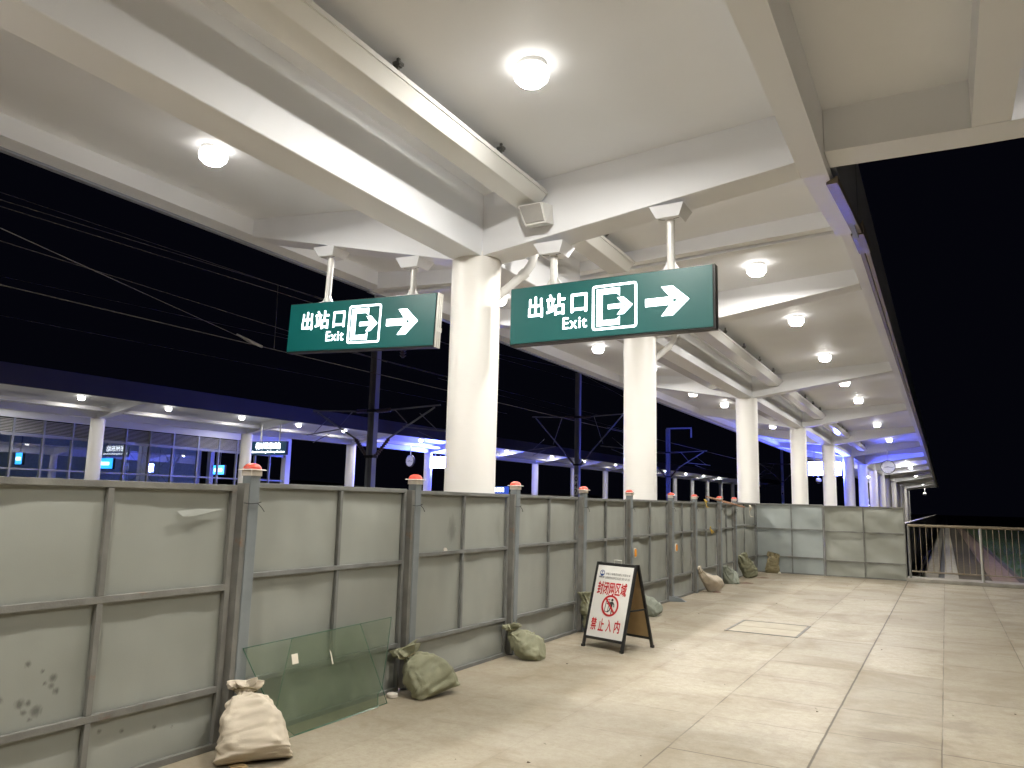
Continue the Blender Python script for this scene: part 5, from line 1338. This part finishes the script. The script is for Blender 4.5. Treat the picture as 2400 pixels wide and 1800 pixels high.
MB().box(XH - .04, XH + .05, HY0, HY1 - .1, 2.60, 2.68).build('transom', M['mullion'], hall, off=loc)
muls = [7, 8.4, 9.8, 11.2, 12.6, 14.0, 15.4, 16.8, 18.2, 19.6, 21.0, 22.4, 23.8, 25.25, 26.65, 28.1, 29.75, 31.2, 32.55, 34.0, 35.2]
for y in muls:
    MB().box(XH - .05, XH + .08, y - .045, y + .045, 0, 4.98).build('mullion', M['mullion'], hall, off=loc)
MB().box(XH - .25, XH + .12, HY1 - .42, HY1, 0, 5.3).build('corner_post', M['white'], hall, off=loc)
for a, b_ in zip([HY0] + muls[:-4], muls[:-4]):
    MB().add([(XH, a, 0.05), (XH, b_, 0.05), (XH, b_, 4.15), (XH, a, 4.15)], [(0, 1, 2, 3)]).build('window', M['hall_glass'], hall, off=loc)
for i, y in enumerate((12, 20, 28, 34)):
    MB().box(-41.6, -41.3, y, y + .3, 0, 5.6).build('inner_column', M['white'], hall, off=loc)
sc = MB()
for x, y in ((-38.6, 27.2), (-38.6, 29.2), (-39.8, 27.2), (-39.8, 29.2)):
    sc.cyl((x, y, 0), (x, y, 4.2), .03, seg=6)
for x in (-38.6, -39.8):
    sc.tube([(x, 27.2, 2.0), (x, 29.2, 3.9)], .025, 6); sc.tube([(x, 29.2, 2.0), (x, 27.2, 3.9)], .025, 6)
    sc.tube([(x, 27.2, 3.9), (x, 29.2, 3.9)], .025, 6)
so = sc.build('scaffold', M['alu']); tag(so, 'light scaffold tower with crossed braces inside the glazed hall', 'scaffold')
for x, y, w, lb in ((-38.4, 24.9, .75, 'glowing panel added for a blue reflection in the glass right of the near opposite column'), (-38.4, 20.6, .3, 'narrow panel added for a blue reflection in the glass left of the near opposite column'), (-38.2, 32.1, .5, 'glowing panel added for a platform number reflection in the dark bay of the hall')):  # mirrored screens imitated by glowing panels placed behind the hall glass
    loc2 = (x, y, 2.9)
    t = thing('reflection_panel', lb, 'screen', loc2, 'panels standing in for reflections in the hall glass')
    MB().box(x - w, x + w, y, y + .12, 2.85, 3.45).build('case', M['sign_case'], t, off=loc2)
    sc_ = MB().box(x - w + .03, x + w - .03, y - .012, y - .002, 2.88, 3.42).build('screen', M['reflection_soft'], t, off=loc2)
    MB().box(x - w * .75, x + w * .6, y - .02, y - .013, 3.06, 3.22).build('text_bar', M['screen_white'], sc_, off=loc2)
    MB().cyl((x, y + .06, 3.45), (x, y + .06, 5.6), .03, seg=8).build('hanger_pole', M['mullion'], t, off=loc2)

# black hillside far beyond the tracks, unlit
hv = []
for i in range(41):
    y = -150 + i * 22; h = 5.5 + 2.5 * noise.noise(Vector((i * .31, 2.0, 0)))
    hv.append((y, h))
hm = MB()
for (a, h0), (b_, h1) in zip(hv, hv[1:]):
    hm.add([(-150, a, -1.5), (-150, b_, -1.5), (-170, b_, h1), (-170, a, h0)], [(0, 1, 2, 3)])
hm.build('hills', M['soil'], kind='structure')
